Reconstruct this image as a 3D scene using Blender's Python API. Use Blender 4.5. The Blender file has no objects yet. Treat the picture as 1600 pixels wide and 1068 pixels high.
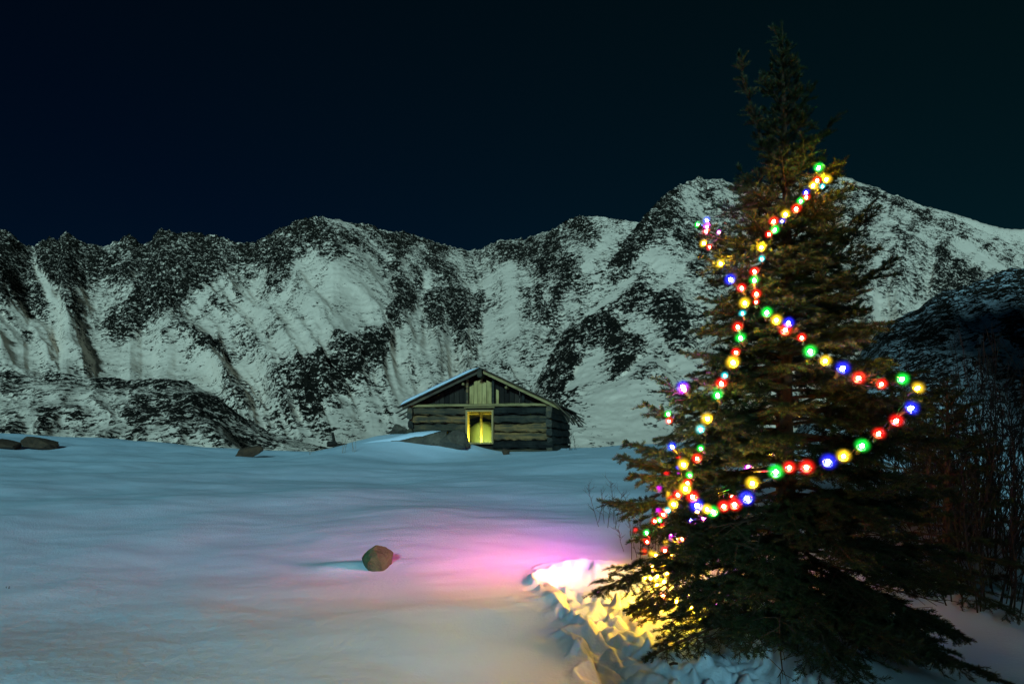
import bpy, math, random
import numpy as np
from mathutils import Vector, Matrix, Quaternion

# ------------------------------------------------------------------ camera, sky, moon, exposure
S = bpy.context.scene
COL = S.collection
F = 1044.0            # focal length of the 1600 px wide photograph, in pixels
HZ = 690.0            # eye level in the photograph
EYE = 1.6
R = math.radians

cd = bpy.data.cameras.new('camera')
cam = bpy.data.objects.new('camera', cd)
COL.objects.link(cam)
cam.location = (0, 0, EYE)
cam.rotation_euler = (R(90), 0, 0)
cd.sensor_width = 36
cd.lens = F * 36 / 1600
cd.shift_y = (HZ - 534) / 1600
cd.clip_start = 0.05
cd.clip_end = 6000
S.camera = cam

MOON_AZ, MOON_EL = -9.0, 19.0          # low moon behind the camera
w = bpy.data.worlds.new('World')
S.world = w
w.use_nodes = True
nt = w.node_tree
bg = nt.nodes['Background']
sky = nt.nodes.new('ShaderNodeTexSky')
sky.sky_type = 'NISHITA'
sky.sun_disc = False
sky.sun_elevation = R(MOON_EL)
sky.sun_rotation = R(180 - MOON_AZ)
sky.altitude = 3500
tint = nt.nodes.new('ShaderNodeMix')
tint.data_type = 'RGBA'
tint.blend_type = 'MULTIPLY'
tint.inputs['Factor'].default_value = 1
_tc = nt.nodes.new('ShaderNodeTexCoord')
_dot = nt.nodes.new('ShaderNodeVectorMath'); _dot.operation = 'DOT_PRODUCT'
_dot.inputs[1].default_value = (0.55, 0.0, 0.83)          # navy low on the left, greener towards the upper right
nt.links.new(_tc.outputs['Generated'], _dot.inputs[0])
_rmp = nt.nodes.new('ShaderNodeValToRGB')
_rmp.color_ramp.elements[0].position = 0.05; _rmp.color_ramp.elements[0].color = (0.08, 0.50, 0.90, 1)
_rmp.color_ramp.elements[1].position = 0.75; _rmp.color_ramp.elements[1].color = (0.18, 1.05, 0.72, 1)
nt.links.new(_dot.outputs['Value'], _rmp.inputs[0])
nt.links.new(_rmp.outputs[0], tint.inputs['B'])
nt.links.new(sky.outputs[0], tint.inputs['A'])
nt.links.new(tint.outputs['Result'], bg.inputs['Color'])
bg.inputs['Strength'].default_value = 0.0034

ld = bpy.data.lights.new('moon', 'SUN')
ld.energy = 2.05
ld.angle = R(6.0)
ld.color = (0.50, 0.93, 1.0)
moon = bpy.data.objects.new('moon', ld)
COL.objects.link(moon)
_a, _e = R(MOON_AZ), R(MOON_EL)
MOON = Vector((math.sin(_a) * math.cos(_e), -math.cos(_a) * math.cos(_e), math.sin(_e)))
moon.rotation_euler = (-MOON).to_track_quat('-Z', 'Y').to_euler()

S.view_settings.view_transform = 'Standard'
S.view_settings.look = 'None'
S.view_settings.exposure = 0
S.view_settings.gamma = 1
S.view_settings.use_curve_mapping = False
S.cycles.max_bounces = 6
S.cycles.diffuse_bounces = 3
S.cycles.transparent_max_bounces = 16
S.cycles.caustics_reflective = False
S.cycles.caustics_refractive = False
S.cycles.sample_clamp_indirect = 3.0
S.cycles.use_denoising = True

BULB_POWER = 780.0

# ------------------------------------------------------------------ helpers
rng = np.random.default_rng(7)
random.seed(11)


def _hash(ix, iy, iz, seed):
    h = (ix.astype(np.int64) * 374761393 + iy.astype(np.int64) * 668265263 + iz.astype(np.int64) * 2147483647 + seed * 974711) & 0xFFFFFFFF
    h = ((h ^ (h >> 13)) * 1274126177) & 0xFFFFFFFF
    h = ((h ^ (h >> 16)) * 2246822519) & 0xFFFFFFFF
    return (h ^ (h >> 15)) & 0xFFFFFFFF


def perlin(x, y, seed=0):
    x = np.asarray(x, float); y = np.asarray(y, float)
    xi = np.floor(x); yi = np.floor(y)
    xf = x - xi; yf = y - yi
    xi = xi.astype(np.int64); yi = yi.astype(np.int64)
    z0 = np.zeros_like(xi)

    def g(dx, dy):
        a = _hash(xi + dx, yi + dy, z0, seed) * (2 * math.pi / 4294967296.0)
        return np.cos(a) * (xf - dx) + np.sin(a) * (yf - dy)
    u = xf * xf * xf * (xf * (xf * 6 - 15) + 10)
    v = yf * yf * yf * (yf * (yf * 6 - 15) + 10)
    a = g(0, 0); b = g(1, 0); c = g(0, 1); d = g(1, 1)
    return 1.4 * ((a + (b - a) * u) * (1 - v) + (c + (d - c) * u) * v)


def fbm(x, y, octs=5, gain=0.5, lac=2.0, seed=0):
    s = 0; a = 1; n = 0
    for k in range(octs):
        s = s + a * perlin(x, y, seed + k * 17)
        n += a
        a *= gain
        x = np.asarray(x) * lac + 13.7; y = np.asarray(y) * lac + 7.3
    return s / n


def ridged(x, y, octs=4, gain=0.5, seed=0):
    s = 0; a = 1; n = 0
    for k in range(octs):
        s = s + a * (1 - 2 * np.abs(perlin(x, y, seed + k * 31)))
        n += a
        a *= gain
        x = np.asarray(x) * 2.0 + 3.1; y = np.asarray(y) * 2.0 + 9.2
    return s / n


def smooth(a, b, x):
    t = np.clip((np.asarray(x, float) - a) / (b - a), 0, 1)
    return t * t * (3 - 2 * t)


def interp(pts):
    xs = np.array([p[0] for p in pts], float); ys = np.array([p[1] for p in pts], float)
    return lambda x: np.interp(x, xs, ys)


def link(o, parent=None):
    COL.objects.link(o)
    if parent is not None:
        o.parent = parent
    return o


def tag(o, label=None, cat=None, group=None, kind=None):
    if label: o['label'] = label
    if cat: o['category'] = cat
    if group: o['group'] = group
    if kind: o['kind'] = kind
    return o


def empty(name, loc, rz=0, label=None, cat=None, group=None):
    o = bpy.data.objects.new(name, None)
    o.empty_display_size = 0.2
    o.location = loc
    o.rotation_euler = (0, 0, rz)
    link(o)
    return tag(o, label, cat, group)


def np_mesh(name, verts, tris=None, quads=None, smooth_sh=False, mats=(), mat_idx=None, attrs=None):
    """mesh from arrays: verts (n,3), tris (k,3) and/or quads (k,4)"""
    me = bpy.data.meshes.new(name)
    verts = np.ascontiguousarray(verts, dtype=np.float32)
    loops = []; starts = []; n = 0
    for f in (quads, tris):
        if f is not None and len(f):
            f = np.asarray(f, dtype=np.int32)
            loops.append(f.ravel())
            starts.append(n + np.arange(len(f), dtype=np.int32) * f.shape[1])
            n += f.size
    loops = np.concatenate(loops); starts = np.concatenate(starts)
    me.vertices.add(len(verts)); me.vertices.foreach_set('co', verts.ravel())
    me.loops.add(len(loops)); me.loops.foreach_set('vertex_index', loops)
    me.polygons.add(len(starts)); me.polygons.foreach_set('loop_start', starts)
    for m in mats: me.materials.append(m)
    if mat_idx is not None: me.polygons.foreach_set('material_index', np.asarray(mat_idx, dtype=np.int32))
    me.update(calc_edges=True)
    me.validate()
    if smooth_sh: me.polygons.foreach_set('use_smooth', np.ones(len(me.polygons), dtype=bool))
    for k, v in (attrs or {}).items():
        at = me.attributes.new(k, 'FLOAT', 'POINT')
        at.data.foreach_set('value', np.asarray(v, dtype=np.float32).ravel())
    return me


def grid_quads(nr, nc):
    i = np.arange(nr - 1)[:, None] * nc + np.arange(nc - 1)[None, :]
    return np.stack([i, i + 1, i + nc + 1, i + nc], -1).reshape(-1, 4)


def obj(name, me, parent=None, loc=None, rot=None):
    o = bpy.data.objects.new(name, me)
    link(o, parent)
    if loc is not None: o.location = loc
    if rot is not None: o.rotation_euler = rot
    return o


class MB:
    """collects simple solids into one mesh"""
    def __init__(self): self.v = []; self.f = []

    def add(self, verts, faces):
        n = len(self.v)
        self.v += [tuple(p) for p in verts]
        self.f += [tuple(i + n for i in f) for f in faces]
        return self

    def box(self, x0, x1, y0, y1, z0, z1):
        v = [(x, y, z) for z in (z0, z1) for y in (y0, y1) for x in (x0, x1)]
        return self.add(v, [(0, 2, 3, 1), (4, 5, 7, 6), (0, 1, 5, 4), (2, 6, 7, 3), (0, 4, 6, 2), (1, 3, 7, 5)])

    def tube(self, pts, radii, n=6, cap=True):
        pts = [Vector(p) for p in pts]
        ref = Vector((0.13, 0.31, 0.94))
        base = len(self.v)
        for i, p in enumerate(pts):
            t = (pts[min(i + 1, len(pts) - 1)] - pts[max(i - 1, 0)])
            if t.length < 1e-9: t = Vector((0, 0, 1))
            t.normalize()
            a = t.cross(ref)
            if a.length < 1e-3: a = t.cross(Vector((1, 0, 0)))
            a.normalize(); b = t.cross(a)
            for k in range(n):
                th = 2 * math.pi * k / n
                self.v.append(tuple(p + (a * math.cos(th) + b * math.sin(th)) * radii[i]))
        for i in range(len(pts) - 1):
            for k in range(n):
                k2 = (k + 1) % n
                self.f.append((base + i * n + k, base + i * n + k2, base + (i + 1) * n + k2, base + (i + 1) * n + k))
        if cap:
            self.f.append(tuple(base + k for k in reversed(range(n))))
            self.f.append(tuple(base + (len(pts) - 1) * n + k for k in range(n)))
        return self

    def lathe(self, prof, n=10):
        base = len(self.v)
        for r, z in prof:
            for k in range(n):
                th = 2 * math.pi * k / n
                self.v.append((r * math.cos(th), r * math.sin(th), z))
        for i in range(len(prof) - 1):
            for k in range(n):
                k2 = (k + 1) % n
                self.f.append((base + i * n + k, base + i * n + k2, base + (i + 1) * n + k2, base + (i + 1) * n + k))
        self.f.append(tuple(base + k for k in reversed(range(n))))
        self.f.append(tuple(base + (len(prof) - 1) * n + k for k in range(n)))
        return self

    def mesh(self, name, mat=None, sm=False):
        me = bpy.data.meshes.new(name)
        me.from_pydata(self.v, [], self.f)
        me.update()
        if mat: me.materials.append(mat)
        if sm: me.polygons.foreach_set('use_smooth', np.ones(len(me.polygons), dtype=bool))
        return me

    def build(self, name, mat=None, parent=None, sm=False, loc=None, rot=None):
        return obj(name, self.mesh(name, mat, sm), parent, loc, rot)


# ------------------------------------------------------------------ materials
class NT:
    def __init__(self, name):
        self.m = bpy.data.materials.new(name)
        self.m.use_nodes = True
        self.t = self.m.node_tree
        self.b = self.t.nodes['Principled BSDF']
        self.out = self.t.nodes['Material Output']

    def n(self, typ, **kw):
        nd = self.t.nodes.new(typ)
        for k, v in kw.items():
            if k[0].isupper() or k[0].isdigit():
                nd.inputs[int(k) if k.isdigit() else k.replace('_', ' ')].default_value = v
            else:
                setattr(nd, k, v)
        return nd

    def l(self, a, b): self.t.links.new(a, b)

    def noise(self, vec, scale, detail=4, rough=0.55):
        nd = self.n('ShaderNodeTexNoise', Scale=scale, Detail=detail, Roughness=rough)
        if vec is not None: self.l(vec, nd.inputs['Vector'])
        return nd.outputs['Fac']

    def math(self, op, a, b=None, c=None, clamp=False):
        nd = self.n('ShaderNodeMath', operation=op, use_clamp=clamp)
        for i, v in enumerate((a, b, c)):
            if v is None: continue
            if isinstance(v, (int, float)): nd.inputs[i].default_value = v
            else: self.l(v, nd.inputs[i])
        return nd.outputs[0]

    def ramp(self, fac, stops):
        nd = self.n('ShaderNodeValToRGB')
        el = nd.color_ramp.elements
        while len(el) < len(stops): el.new(0.5)
        for e, (p, c) in zip(el, stops):
            e.position = p; e.color = (*c, 1)
        self.l(fac, nd.inputs[0])
        return nd.outputs[0]

    def mix(self, fac, a, b):
        nd = self.n('ShaderNodeMix', data_type='RGBA')
        for s, v in (('Factor', fac), ('A', a), ('B', b)):
            if isinstance(v, (int, float)): nd.inputs[s].default_value = v
            elif isinstance(v, tuple): nd.inputs[s].default_value = (*v, 1)
            else: self.l(v, nd.inputs[s])
        return nd.outputs['Result']

    def bump(self, h, strength, dist):
        nd = self.n('ShaderNodeBump', Strength=strength, Distance=dist)
        self.l(h, nd.inputs['Height'])
        self.l(nd.outputs[0], self.b.inputs['Normal'])
        return nd

    def mapping(self, vec, scale=(1, 1, 1), rot=(0, 0, 0)):
        nd = self.n('ShaderNodeMapping')
        nd.inputs['Scale'].default_value = scale
        nd.inputs['Rotation'].default_value = rot
        self.l(vec, nd.inputs['Vector'])
        return nd.outputs[0]

    def coord(self, which='Object'):
        return self.n('ShaderNodeTexCoord').outputs[which]


def mat_snow():
    k = NT('powder_snow')
    c = k.coord('Object')
    rip = k.noise(k.mapping(c, (1.0, 2.1, 1.0), (0, 0, R(-20))), 2.6, 6, 0.62)
    fine = k.noise(c, 38, 4, 0.65)
    col = k.ramp(k.noise(c, 1.3, 4), [(0.3, (0.50, 0.72, 0.87)), (0.7, (0.55, 0.75, 0.89))])
    k.l(col, k.b.inputs['Base Color'])
    k.b.inputs['Roughness'].default_value = 0.72
    k.b.inputs['Specular IOR Level'].default_value = 0.25
    h = k.math('ADD', k.math('MULTIPLY', rip, 0.30), k.math('MULTIPLY', fine, 0.42))
    k.bump(h, 0.42, 0.05)
    return k.m


def mat_mountain(name, s=1.0, snow=(0.95, 0.79, 0.66), rock=((0.004, 0.004, 0.003), (0.026, 0.022, 0.015)), fine=0.06, streak=0.0):
    k = NT(name)
    c = k.coord('Object')
    at = k.n('ShaderNodeAttribute', attribute_name='rock').outputs['Fac']
    n1 = k.noise(k.mapping(c, (1, 1, 1.5)), 0.13 * s, 6, 0.72)
    n2 = k.noise(k.mapping(c, (1, 0.8, 2.0)), 0.42 * s, 4, 0.7)
    v = k.math('ADD', k.math('MULTIPLY', k.math('SUBTRACT', n1, 0.5), 2.2), k.math('MULTIPLY', k.math('SUBTRACT', n2, 0.5), 2.3))
    n3 = k.noise(k.mapping(c, (1, 0.8, 1.6)), 0.85 * s, 3, 0.7)
    v = k.math('ADD', v, k.math('MULTIPLY', k.math('SUBTRACT', n3, 0.5), 1.3))
    v = k.math('ADD', at, v)
    mr = k.n('ShaderNodeMapRange', interpolation_type='SMOOTHSTEP')
    mr.inputs['From Min'].default_value = 0.5 - fine
    mr.inputs['From Max'].default_value = 0.5 + fine
    k.l(v, mr.inputs['Value'])
    rk = k.ramp(k.noise(c, 0.09 * s, 6, 0.7), [(0.3, rock[0]), (0.5, tuple((a + b) / 2 for a, b in zip(*rock))), (0.72, rock[1])])
    sn = k.ramp(k.noise(c, 0.03 * s, 5, 0.6), [(0.3, tuple(x * 0.93 for x in snow)), (0.7, snow)])
    k.l(k.mix(mr.outputs[0], sn, rk), k.b.inputs['Base Color'])
    k.b.inputs['Roughness'].default_value = 0.8
    k.b.inputs['Specular IOR Level'].default_value = 0.15
    h = k.math('ADD', k.math('MULTIPLY', n1, 2.2), n2)
    h = k.math('MULTIPLY', h, k.math('ADD', k.math('MULTIPLY', mr.outputs[0], 0.9), 0.06))
    k.bump(h, 0.9, 3.0 / s)
    return k.m


def mat_rock(name, c0, c1, scale=6.0):
    k = NT(name)
    c = k.coord('Object')
    n1 = k.noise(c, scale, 7, 0.68)
    n2 = k.noise(c, scale * 6, 4, 0.7)
    k.l(k.ramp(k.math('ADD', k.math('MULTIPLY', n1, 0.7), k.math('MULTIPLY', n2, 0.3)), [(0.34, c0), (0.62, c1)]), k.b.inputs['Base Color'])
    k.b.inputs['Roughness'].default_value = 0.85
    k.bump(k.math('ADD', n1, k.math('MULTIPLY', n2, 0.35)), 0.9, 0.35 / scale)
    return k.m


def mat_wood(name, stops, grain=1.0, axis=0, rnd=0.75):
    """weathered wood, grain along the local axis; each object takes its own tone"""
    k = NT(name)
    c = k.coord('Object')
    info = k.n('ShaderNodeObjectInfo')
    off = k.n('ShaderNodeVectorMath', operation='ADD')
    k.l(c, off.inputs[0])
    cx = k.n('ShaderNodeCombineXYZ')
    k.l(k.math('MULTIPLY', info.outputs['Random'], 37.0), cx.inputs[0])
    k.l(k.math('MULTIPLY', info.outputs['Random'], 11.0), cx.inputs[1])
    k.l(k.math('MULTIPLY', info.outputs['Random'], 23.0), cx.inputs[2])
    k.l(cx.outputs[0], off.inputs[1])
    sc = [14.0, 14.0, 14.0]; sc[axis] = 0.8
    g = k.noise(k.mapping(off.outputs[0], tuple(x * grain for x in sc)), 1.0, 6, 0.65)
    b = k.noise(off.outputs[0], 1.6 * grain, 3, 0.6)
    v = k.math('ADD', k.math('MULTIPLY', g, 0.55), k.math('MULTIPLY', b, 0.35))
    v = k.math('ADD', v, k.math('MULTIPLY', k.math('SUBTRACT', info.outputs['Random'], 0.45), 0.4 * rnd))
    k.l(k.ramp(v, stops), k.b.inputs['Base Color'])
    k.b.inputs['Roughness'].default_value = 0.8
    k.b.inputs['Specular IOR Level'].default_value = 0.2
    k.bump(k.math('ADD', g, k.math('MULTIPLY', b, 0.3)), 0.8, 0.03 / grain)
    return k.m


def mat_plain(name, c, rough=0.6, noise=0.25, scale=20):
    k = NT(name)
    n = k.noise(k.coord('Object'), scale, 4)
    k.l(k.ramp(n, [(0.3, tuple(x * (1 - noise) for x in c)), (0.7, tuple(min(1, x * (1 + noise)) for x in c))]), k.b.inputs['Base Color'])
    k.b.inputs['Roughness'].default_value = rough
    return k.m


def mat_emit(name, c, s, sampling='AUTO'):
    k = NT(name)
    k.t.nodes.remove(k.b)
    e = k.n('ShaderNodeEmission', Strength=s)
    e.inputs['Color'].default_value = (*c, 1)
    k.l(e.outputs[0], k.out.inputs['Surface'])
    k.m.cycles.emission_sampling = sampling
    return k.m


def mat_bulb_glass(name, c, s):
    """oversized tinted bulb shell; its added glow, fading to the rim, paints a bloom halo"""
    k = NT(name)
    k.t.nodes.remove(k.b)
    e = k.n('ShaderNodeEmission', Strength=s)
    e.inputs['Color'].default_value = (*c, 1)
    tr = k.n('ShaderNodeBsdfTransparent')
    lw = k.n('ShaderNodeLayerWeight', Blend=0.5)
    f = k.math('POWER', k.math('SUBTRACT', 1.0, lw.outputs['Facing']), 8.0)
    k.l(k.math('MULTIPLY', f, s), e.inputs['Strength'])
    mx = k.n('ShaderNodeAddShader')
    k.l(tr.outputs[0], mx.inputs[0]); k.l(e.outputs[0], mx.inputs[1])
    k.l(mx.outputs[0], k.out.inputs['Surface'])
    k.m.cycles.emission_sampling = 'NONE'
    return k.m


M = {}
M['snow'] = mat_snow()
M['range'] = mat_mountain('snowy_rock_face', 1.0)
M['peak'] = mat_mountain('snowy_scree', 1.25)
M['moraine'] = mat_mountain('snowy_moraine', 3.2)
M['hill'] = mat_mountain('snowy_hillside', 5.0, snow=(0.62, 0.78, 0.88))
M['boulder'] = mat_rock('lichen_boulder', (0.016, 0.032, 0.013), (0.058, 0.115, 0.048), 9)
M['dark_rock'] = mat_rock('dark_brown_rock', (0.018, 0.014, 0.009), (0.085, 0.055, 0.028), 2.5)
M['grey_rock'] = mat_rock('grey_rock', (0.03, 0.03, 0.024), (0.13, 0.12, 0.085), 2.5)
M['log'] = mat_wood('weathered_log', [(0.29, (0.004, 0.006, 0.006)), (0.42, (0.020, 0.026, 0.022)), (0.54, (0.065, 0.060, 0.038)), (0.67, (0.24, 0.15, 0.055))], 1.0, 0, 0.9)
M['log_y'] = mat_wood('weathered_side_log', [(0.24, (0.012, 0.014, 0.012)), (0.48, (0.045, 0.05, 0.042)), (0.70, (0.14, 0.11, 0.06))], 1.0, 1)
M['plate'] = mat_wood('pale_plate_log', [(0.3, (0.10, 0.085, 0.04)), (0.5, (0.30, 0.25, 0.11)), (0.7, (0.42, 0.34, 0.15))], 1.0, 0, 0.2)
M['board'] = mat_wood('yellow_board', [(0.3, (0.16, 0.13, 0.05)), (0.5, (0.46, 0.38, 0.15)), (0.7, (0.60, 0.50, 0.22))], 1.3, 2, 0.3)
M['dark_board'] = mat_wood('dark_board', [(0.3, (0.006, 0.006, 0.005)), (0.5, (0.018, 0.017, 0.013)), (0.7, (0.04, 0.036, 0.026))], 1.3, 2)
M['roof_wood'] = mat_wood('roof_board_wood', [(0.3, (0.012, 0.012, 0.010)), (0.5, (0.045, 0.043, 0.034)), (0.7, (0.12, 0.10, 0.06))], 1.2, 0)
M['frame'] = mat_wood('window_frame_wood', [(0.3, (0.22, 0.17, 0.07)), (0.7, (0.50, 0.40, 0.18))], 1.3, 2, 0.2)
M['inner_board'] = mat_wood('inner_wall_wood', [(0.3, (0.15, 0.14, 0.05)), (0.5, (0.36, 0.33, 0.12)), (0.7, (0.5, 0.44, 0.18))], 1.0, 0, 0.3)
M['bark'] = mat_rock('spruce_bark', (0.022, 0.015, 0.009), (0.07, 0.045, 0.026), 14)
M['twig'] = mat_plain('spruce_twig', (0.035, 0.026, 0.014), 0.8)
M['willow'] = mat_plain('willow_twig', (0.007, 0.007, 0.006), 0.8)
M['straw'] = mat_plain('dry_straw', (0.20, 0.14, 0.07), 0.8)
M['cable'] = mat_plain('green_cable', (0.03, 0.035, 0.015), 0.4)
M['socket'] = mat_plain('black_socket', (0.004, 0.005, 0.004), 0.5)
M['iron'] = mat_plain('old_iron', (0.02, 0.018, 0.016), 0.5)


def mat_needles():
    k = NT('spruce_needles')
    g = k.n('ShaderNodeNewGeometry')
    c = k.coord('Object')
    n = k.math('ADD', k.math('MULTIPLY', k.noise(c, 5, 3), 0.7), k.math('MULTIPLY', g.outputs['Random Per Island'], 0.3))
    k.l(k.ramp(n, [(0.3, (0.007, 0.017, 0.006)), (0.52, (0.016, 0.036, 0.012)), (0.72, (0.036, 0.062, 0.020))]), k.b.inputs['Base Color'])
    k.b.inputs['Roughness'].default_value = 0.55
    k.b.inputs['Specular IOR Level'].default_value = 0.3
    return k.m


M['needles'] = mat_needles()
HUES = {
    'red':    ((1.0, 0.07, 0.03), (1.0, 0.012, 0.008)),
    'yellow': ((1.0, 0.48, 0.01), (1.0, 0.60, 0.02)),
    'blue':   ((0.10, 0.14, 1.0), (0.02, 0.025, 1.0)),
    'green':  ((0.10, 1.0, 0.18), (0.01, 0.80, 0.05)),
    'magenta': ((1.0, 0.08, 0.80), (0.85, 0.01, 0.85)),
    'cyan':   ((0.15, 0.85, 0.9), (0.03, 0.55, 0.6)),
}
HUE_POWER = {'red': 0.8, 'yellow': 1.9, 'blue': 0.6, 'green': 0.4, 'magenta': 0.9, 'cyan': 0.25}
for h, (core, shell) in HUES.items():
    M['core_' + h] = mat_emit(h + '_lamp_core', core, BULB_POWER * HUE_POWER[h])
    M['core_bright_' + h] = mat_emit(h + '_bright_lamp_core', core, BULB_POWER * HUE_POWER[h] * {'yellow': 4.5, 'magenta': 26.0, 'blue': 26.0}.get(h, 40.0))  # far stronger cores for the hidden lamps added to light the snow
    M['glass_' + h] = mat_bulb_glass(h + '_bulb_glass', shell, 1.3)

# ------------------------------------------------------------------ terrain
_gy = interp([(-40, -1.2), (0, -0.20), (3, -0.05), (4.4, 0.0), (6, 0.15), (8, 0.35), (11, 0.60), (15, 0.84), (20, 1.01), (25, 1.09), (31, 1.19),
              (38, 0.8), (50, -1.0), (70, -4), (130, -9), (400, -12)])
PITCH = [((1.40, 3.9), (1.25, 5.0), 0.72), ((1.25, 5.0), (0.85, 6.5), 0.55)]
_pr = np.random.default_rng(77)
CLODS = []
for _k in range(400):
    _t = _pr.uniform(0, 1); _o = _pr.normal(0, 0.33, 2)
    _s = PITCH[0] if _pr.random() < 0.42 else PITCH[1]
    _q = [_s[0][i] * (1 - _t) + _s[1][i] * _t + _o[i] for i in (0, 1)]
    CLODS.append((_q[0], _q[1], _pr.uniform(0.02, 0.070), _pr.uniform(0.02, 0.055), _pr.uniform(0, 3.1), _pr.choice([1, 1, -1.5]) * _pr.uniform(0.018, 0.060)))


def seg_dist(x, y, a, b):
    ax, ay = a; bx, by = b
    t = np.clip(((x - ax) * (bx - ax) + (y - ay) * (by - ay)) / ((bx - ax) ** 2 + (by - ay) ** 2), 0, 1)
    return np.hypot(x - ax - t * (bx - ax), y - ay - t * (by - ay))


def gauss(x, y, cx, cy, sx, sy, rot=0):
    c, s = math.cos(rot), math.sin(rot)
    dx, dy = x - cx, y - cy
    return np.exp(-0.5 * (((dx * c + dy * s) / sx) ** 2 + ((-dx * s + dy * c) / sy) ** 2))


def ground(x, y, detail=True):
    x = np.asarray(x, float); y = np.asarray(y, float)
    z = _gy(y)
    z = 0.6 * z + 0.2 * _gy(y - 1.2) + 0.2 * _gy(y + 1.2)
    far = smooth(10, 30, y)
    z = z + 0.75 * gauss(x, y, -4.4, 24.2, 1.9, 1.7, 0.15) + 0.35 * gauss(x, y, -2.4, 23.2, 1.0, 0.7)
    z = z + 0.10 * gauss(x, y, -0.6, 23.1, 1.4, 0.7) + 0.45 * gauss(x, y, 7.5, 24, 3.4, 5) + 0.25 * gauss(x, y, 3.0, 20, 2, 3)
    z = z - 0.05 * gauss(x, y, -14, 29, 4, 4) + 0.85 * gauss(x, y, -26, 31, 7.5, 5) - 0.12 * gauss(x, y, -9, 25, 2.5, 4)
    z = z + 0.10 * gauss(x, y, -1.0, 9, 2.2, 1.8) - 0.10 * gauss(x, y, -4.2, 8, 1.6, 2.2) + 0.10 * gauss(x, y, -3.5, 4.3, 1.5, 0.7, 0.2)
    z = z - 0.25 * smooth(1.9, 3.2, x) * smooth(9, 4, y)
    z = z + 0.12 * fbm(x * 0.16, y * 0.16, 3, seed=5) * smooth(2, 9, y) + 0.05 * fbm(x * 0.55 + 0.2 * y, y * 0.8, 3, seed=9) + 0.16 * fbm(x * 0.22 + 3, y * 0.3, 2, seed=12) * smooth(6, 12, y)
    # wind drifted hollow round the boulder
    z = z - 0.03 * gauss(x, y, -1.36, 7.0, 0.17, 0.13) + 0.05 * gauss(x, y, -1.78, 7.08, 0.26, 0.10) - 0.015 * gauss(x, y, -1.8, 7.35, 0.4, 0.06)
    # trampled snow beside the tree
    d = np.minimum(seg_dist(x, y, *PITCH[0][:2]) - PITCH[0][2], seg_dist(x, y, *PITCH[1][:2]) - PITCH[1][2])
    d = d + 0.16 * fbm(x * 1.7, y * 1.7, 3, seed=21) + 0.10 * fbm(x * 5.5, y * 5.5, 3, seed=22)
    inside = smooth(0.07, -0.10, d)
    z = z - 0.17 * inside
    z = z + 0.05 * np.exp(-0.5 * ((d - 0.05) / 0.06) ** 2)
    if detail:
        wx = x + 0.06 * fbm(x * 4, y * 4, 2, seed=3); wy = y + 0.06 * fbm(x * 4 + 9, y * 4, 2, seed=4)
        lump = ridged(wx * 3.0, wy * 3.0, 4, 0.6, seed=40)
        near = smooth(0.5, 0.0, d)
        z = z + inside * (0.06 * lump + 0.04 * np.abs(perlin(wx * 6, wy * 6, 44)) - 0.02) + (near - inside) * 0.02 * lump
        sel = near > 0.01
        if sel.any():
            xs_, ys_ = wx[sel], wy[sel]
            add = np.zeros_like(xs_)
            for (cx, cy, sx, sy, ro, hh) in CLODS:
                c_, s_ = math.cos(ro), math.sin(ro)
                a_ = ((xs_ - cx) * c_ + (ys_ - cy) * s_) / sx; b_ = (-(xs_ - cx) * s_ + (ys_ - cy) * c_) / sy
                add += hh * np.exp(-0.5 * (a_ * a_ + b_ * b_) ** 1.25)
            z[sel] = z[sel] + add * near[sel] ** 0.5
        # wind ripples
        rp = fbm(x * 1.2 + 0.5 * y, y * 5.5 - 0.9 * x, 3, 0.5, seed=60)
        z = z + 0.007 * rp * smooth(2, 5, y) * (0.4 + 0.6 * smooth(-0.2, 0.4, fbm(x * 0.4, y * 0.4, 2, seed=61)))
        z = z + 0.005 * np.clip(ridged(x * 1.6 + 0.4 * y, y * 3.2, 3, seed=66), -0.4, 1) * smooth(-0.8, -2.6, x) * smooth(9, 5, y)
        z = z + 0.007 * fbm(x * 13, y * 10, 3, seed=71) * smooth(10, 4, y) * smooth(0.8, -2.5, x)
    return z


def gz(x, y): return float(ground(np.array([x]), np.array([y]))[0])


def build_ground():
    ys = np.concatenate([np.array([-40, -20, -10, -5, -2, 0, 1.2, 2.2]), np.geomspace(2.8, 40, 520), np.geomspace(42, 400, 24)])
    tn = np.concatenate([np.linspace(-2.4, -0.86, 40)[:-1], np.linspace(-0.86, 0.86, 620), np.linspace(0.86, 2.4, 40)[1:]])
    reach = np.where(ys < 6, 6.0 + 0.0 * ys, ys)
    near = np.clip(ys, 2.8, None)
    X = tn[None, :] * np.maximum(near, 2.8)[:, None]
    # behind the camera the sheet simply continues with the near spacing, widened
    wide = np.interp(ys, [-40, 0, 2.8], [20, 3, 1])
    X = X * wide[:, None]
    Y = np.broadcast_to(ys[:, None], X.shape)
    Z = ground(X, Y)
    me = np_mesh('snow_ground', np.stack([X, Y, Z], -1).reshape(-1, 3), quads=grid_quads(*X.shape), smooth_sh=True, mats=[M['snow']])
    tag(obj('snow_ground', me), 'smooth wind-packed snowfield with a trampled hollow beside the tree', kind='structure')


build_ground()


def blobfield(px, py, blobs):
    s = np.zeros_like(px)
    for (cx, cy, rx, ry, ang, wgt) in blobs:
        s = s + wgt * gauss(px, py, cx, cy, rx, ry, R(ang))
    return s


def segfield(px, py, segs, warp=6.0):
    wx = px + warp * fbm(px / 26, py / 26, 3, seed=201); wy = py + warp * fbm(px / 26 + 40, py / 26, 3, seed=202)
    s = np.zeros_like(px)
    for (x0, y0, x1, y1, wd, wgt) in segs:
        s = s + wgt * np.exp(-0.5 * (seg_dist(wx, wy, (x0, y0), (x1, y1)) / (wd * 0.62)) ** 2)
    return s


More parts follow.
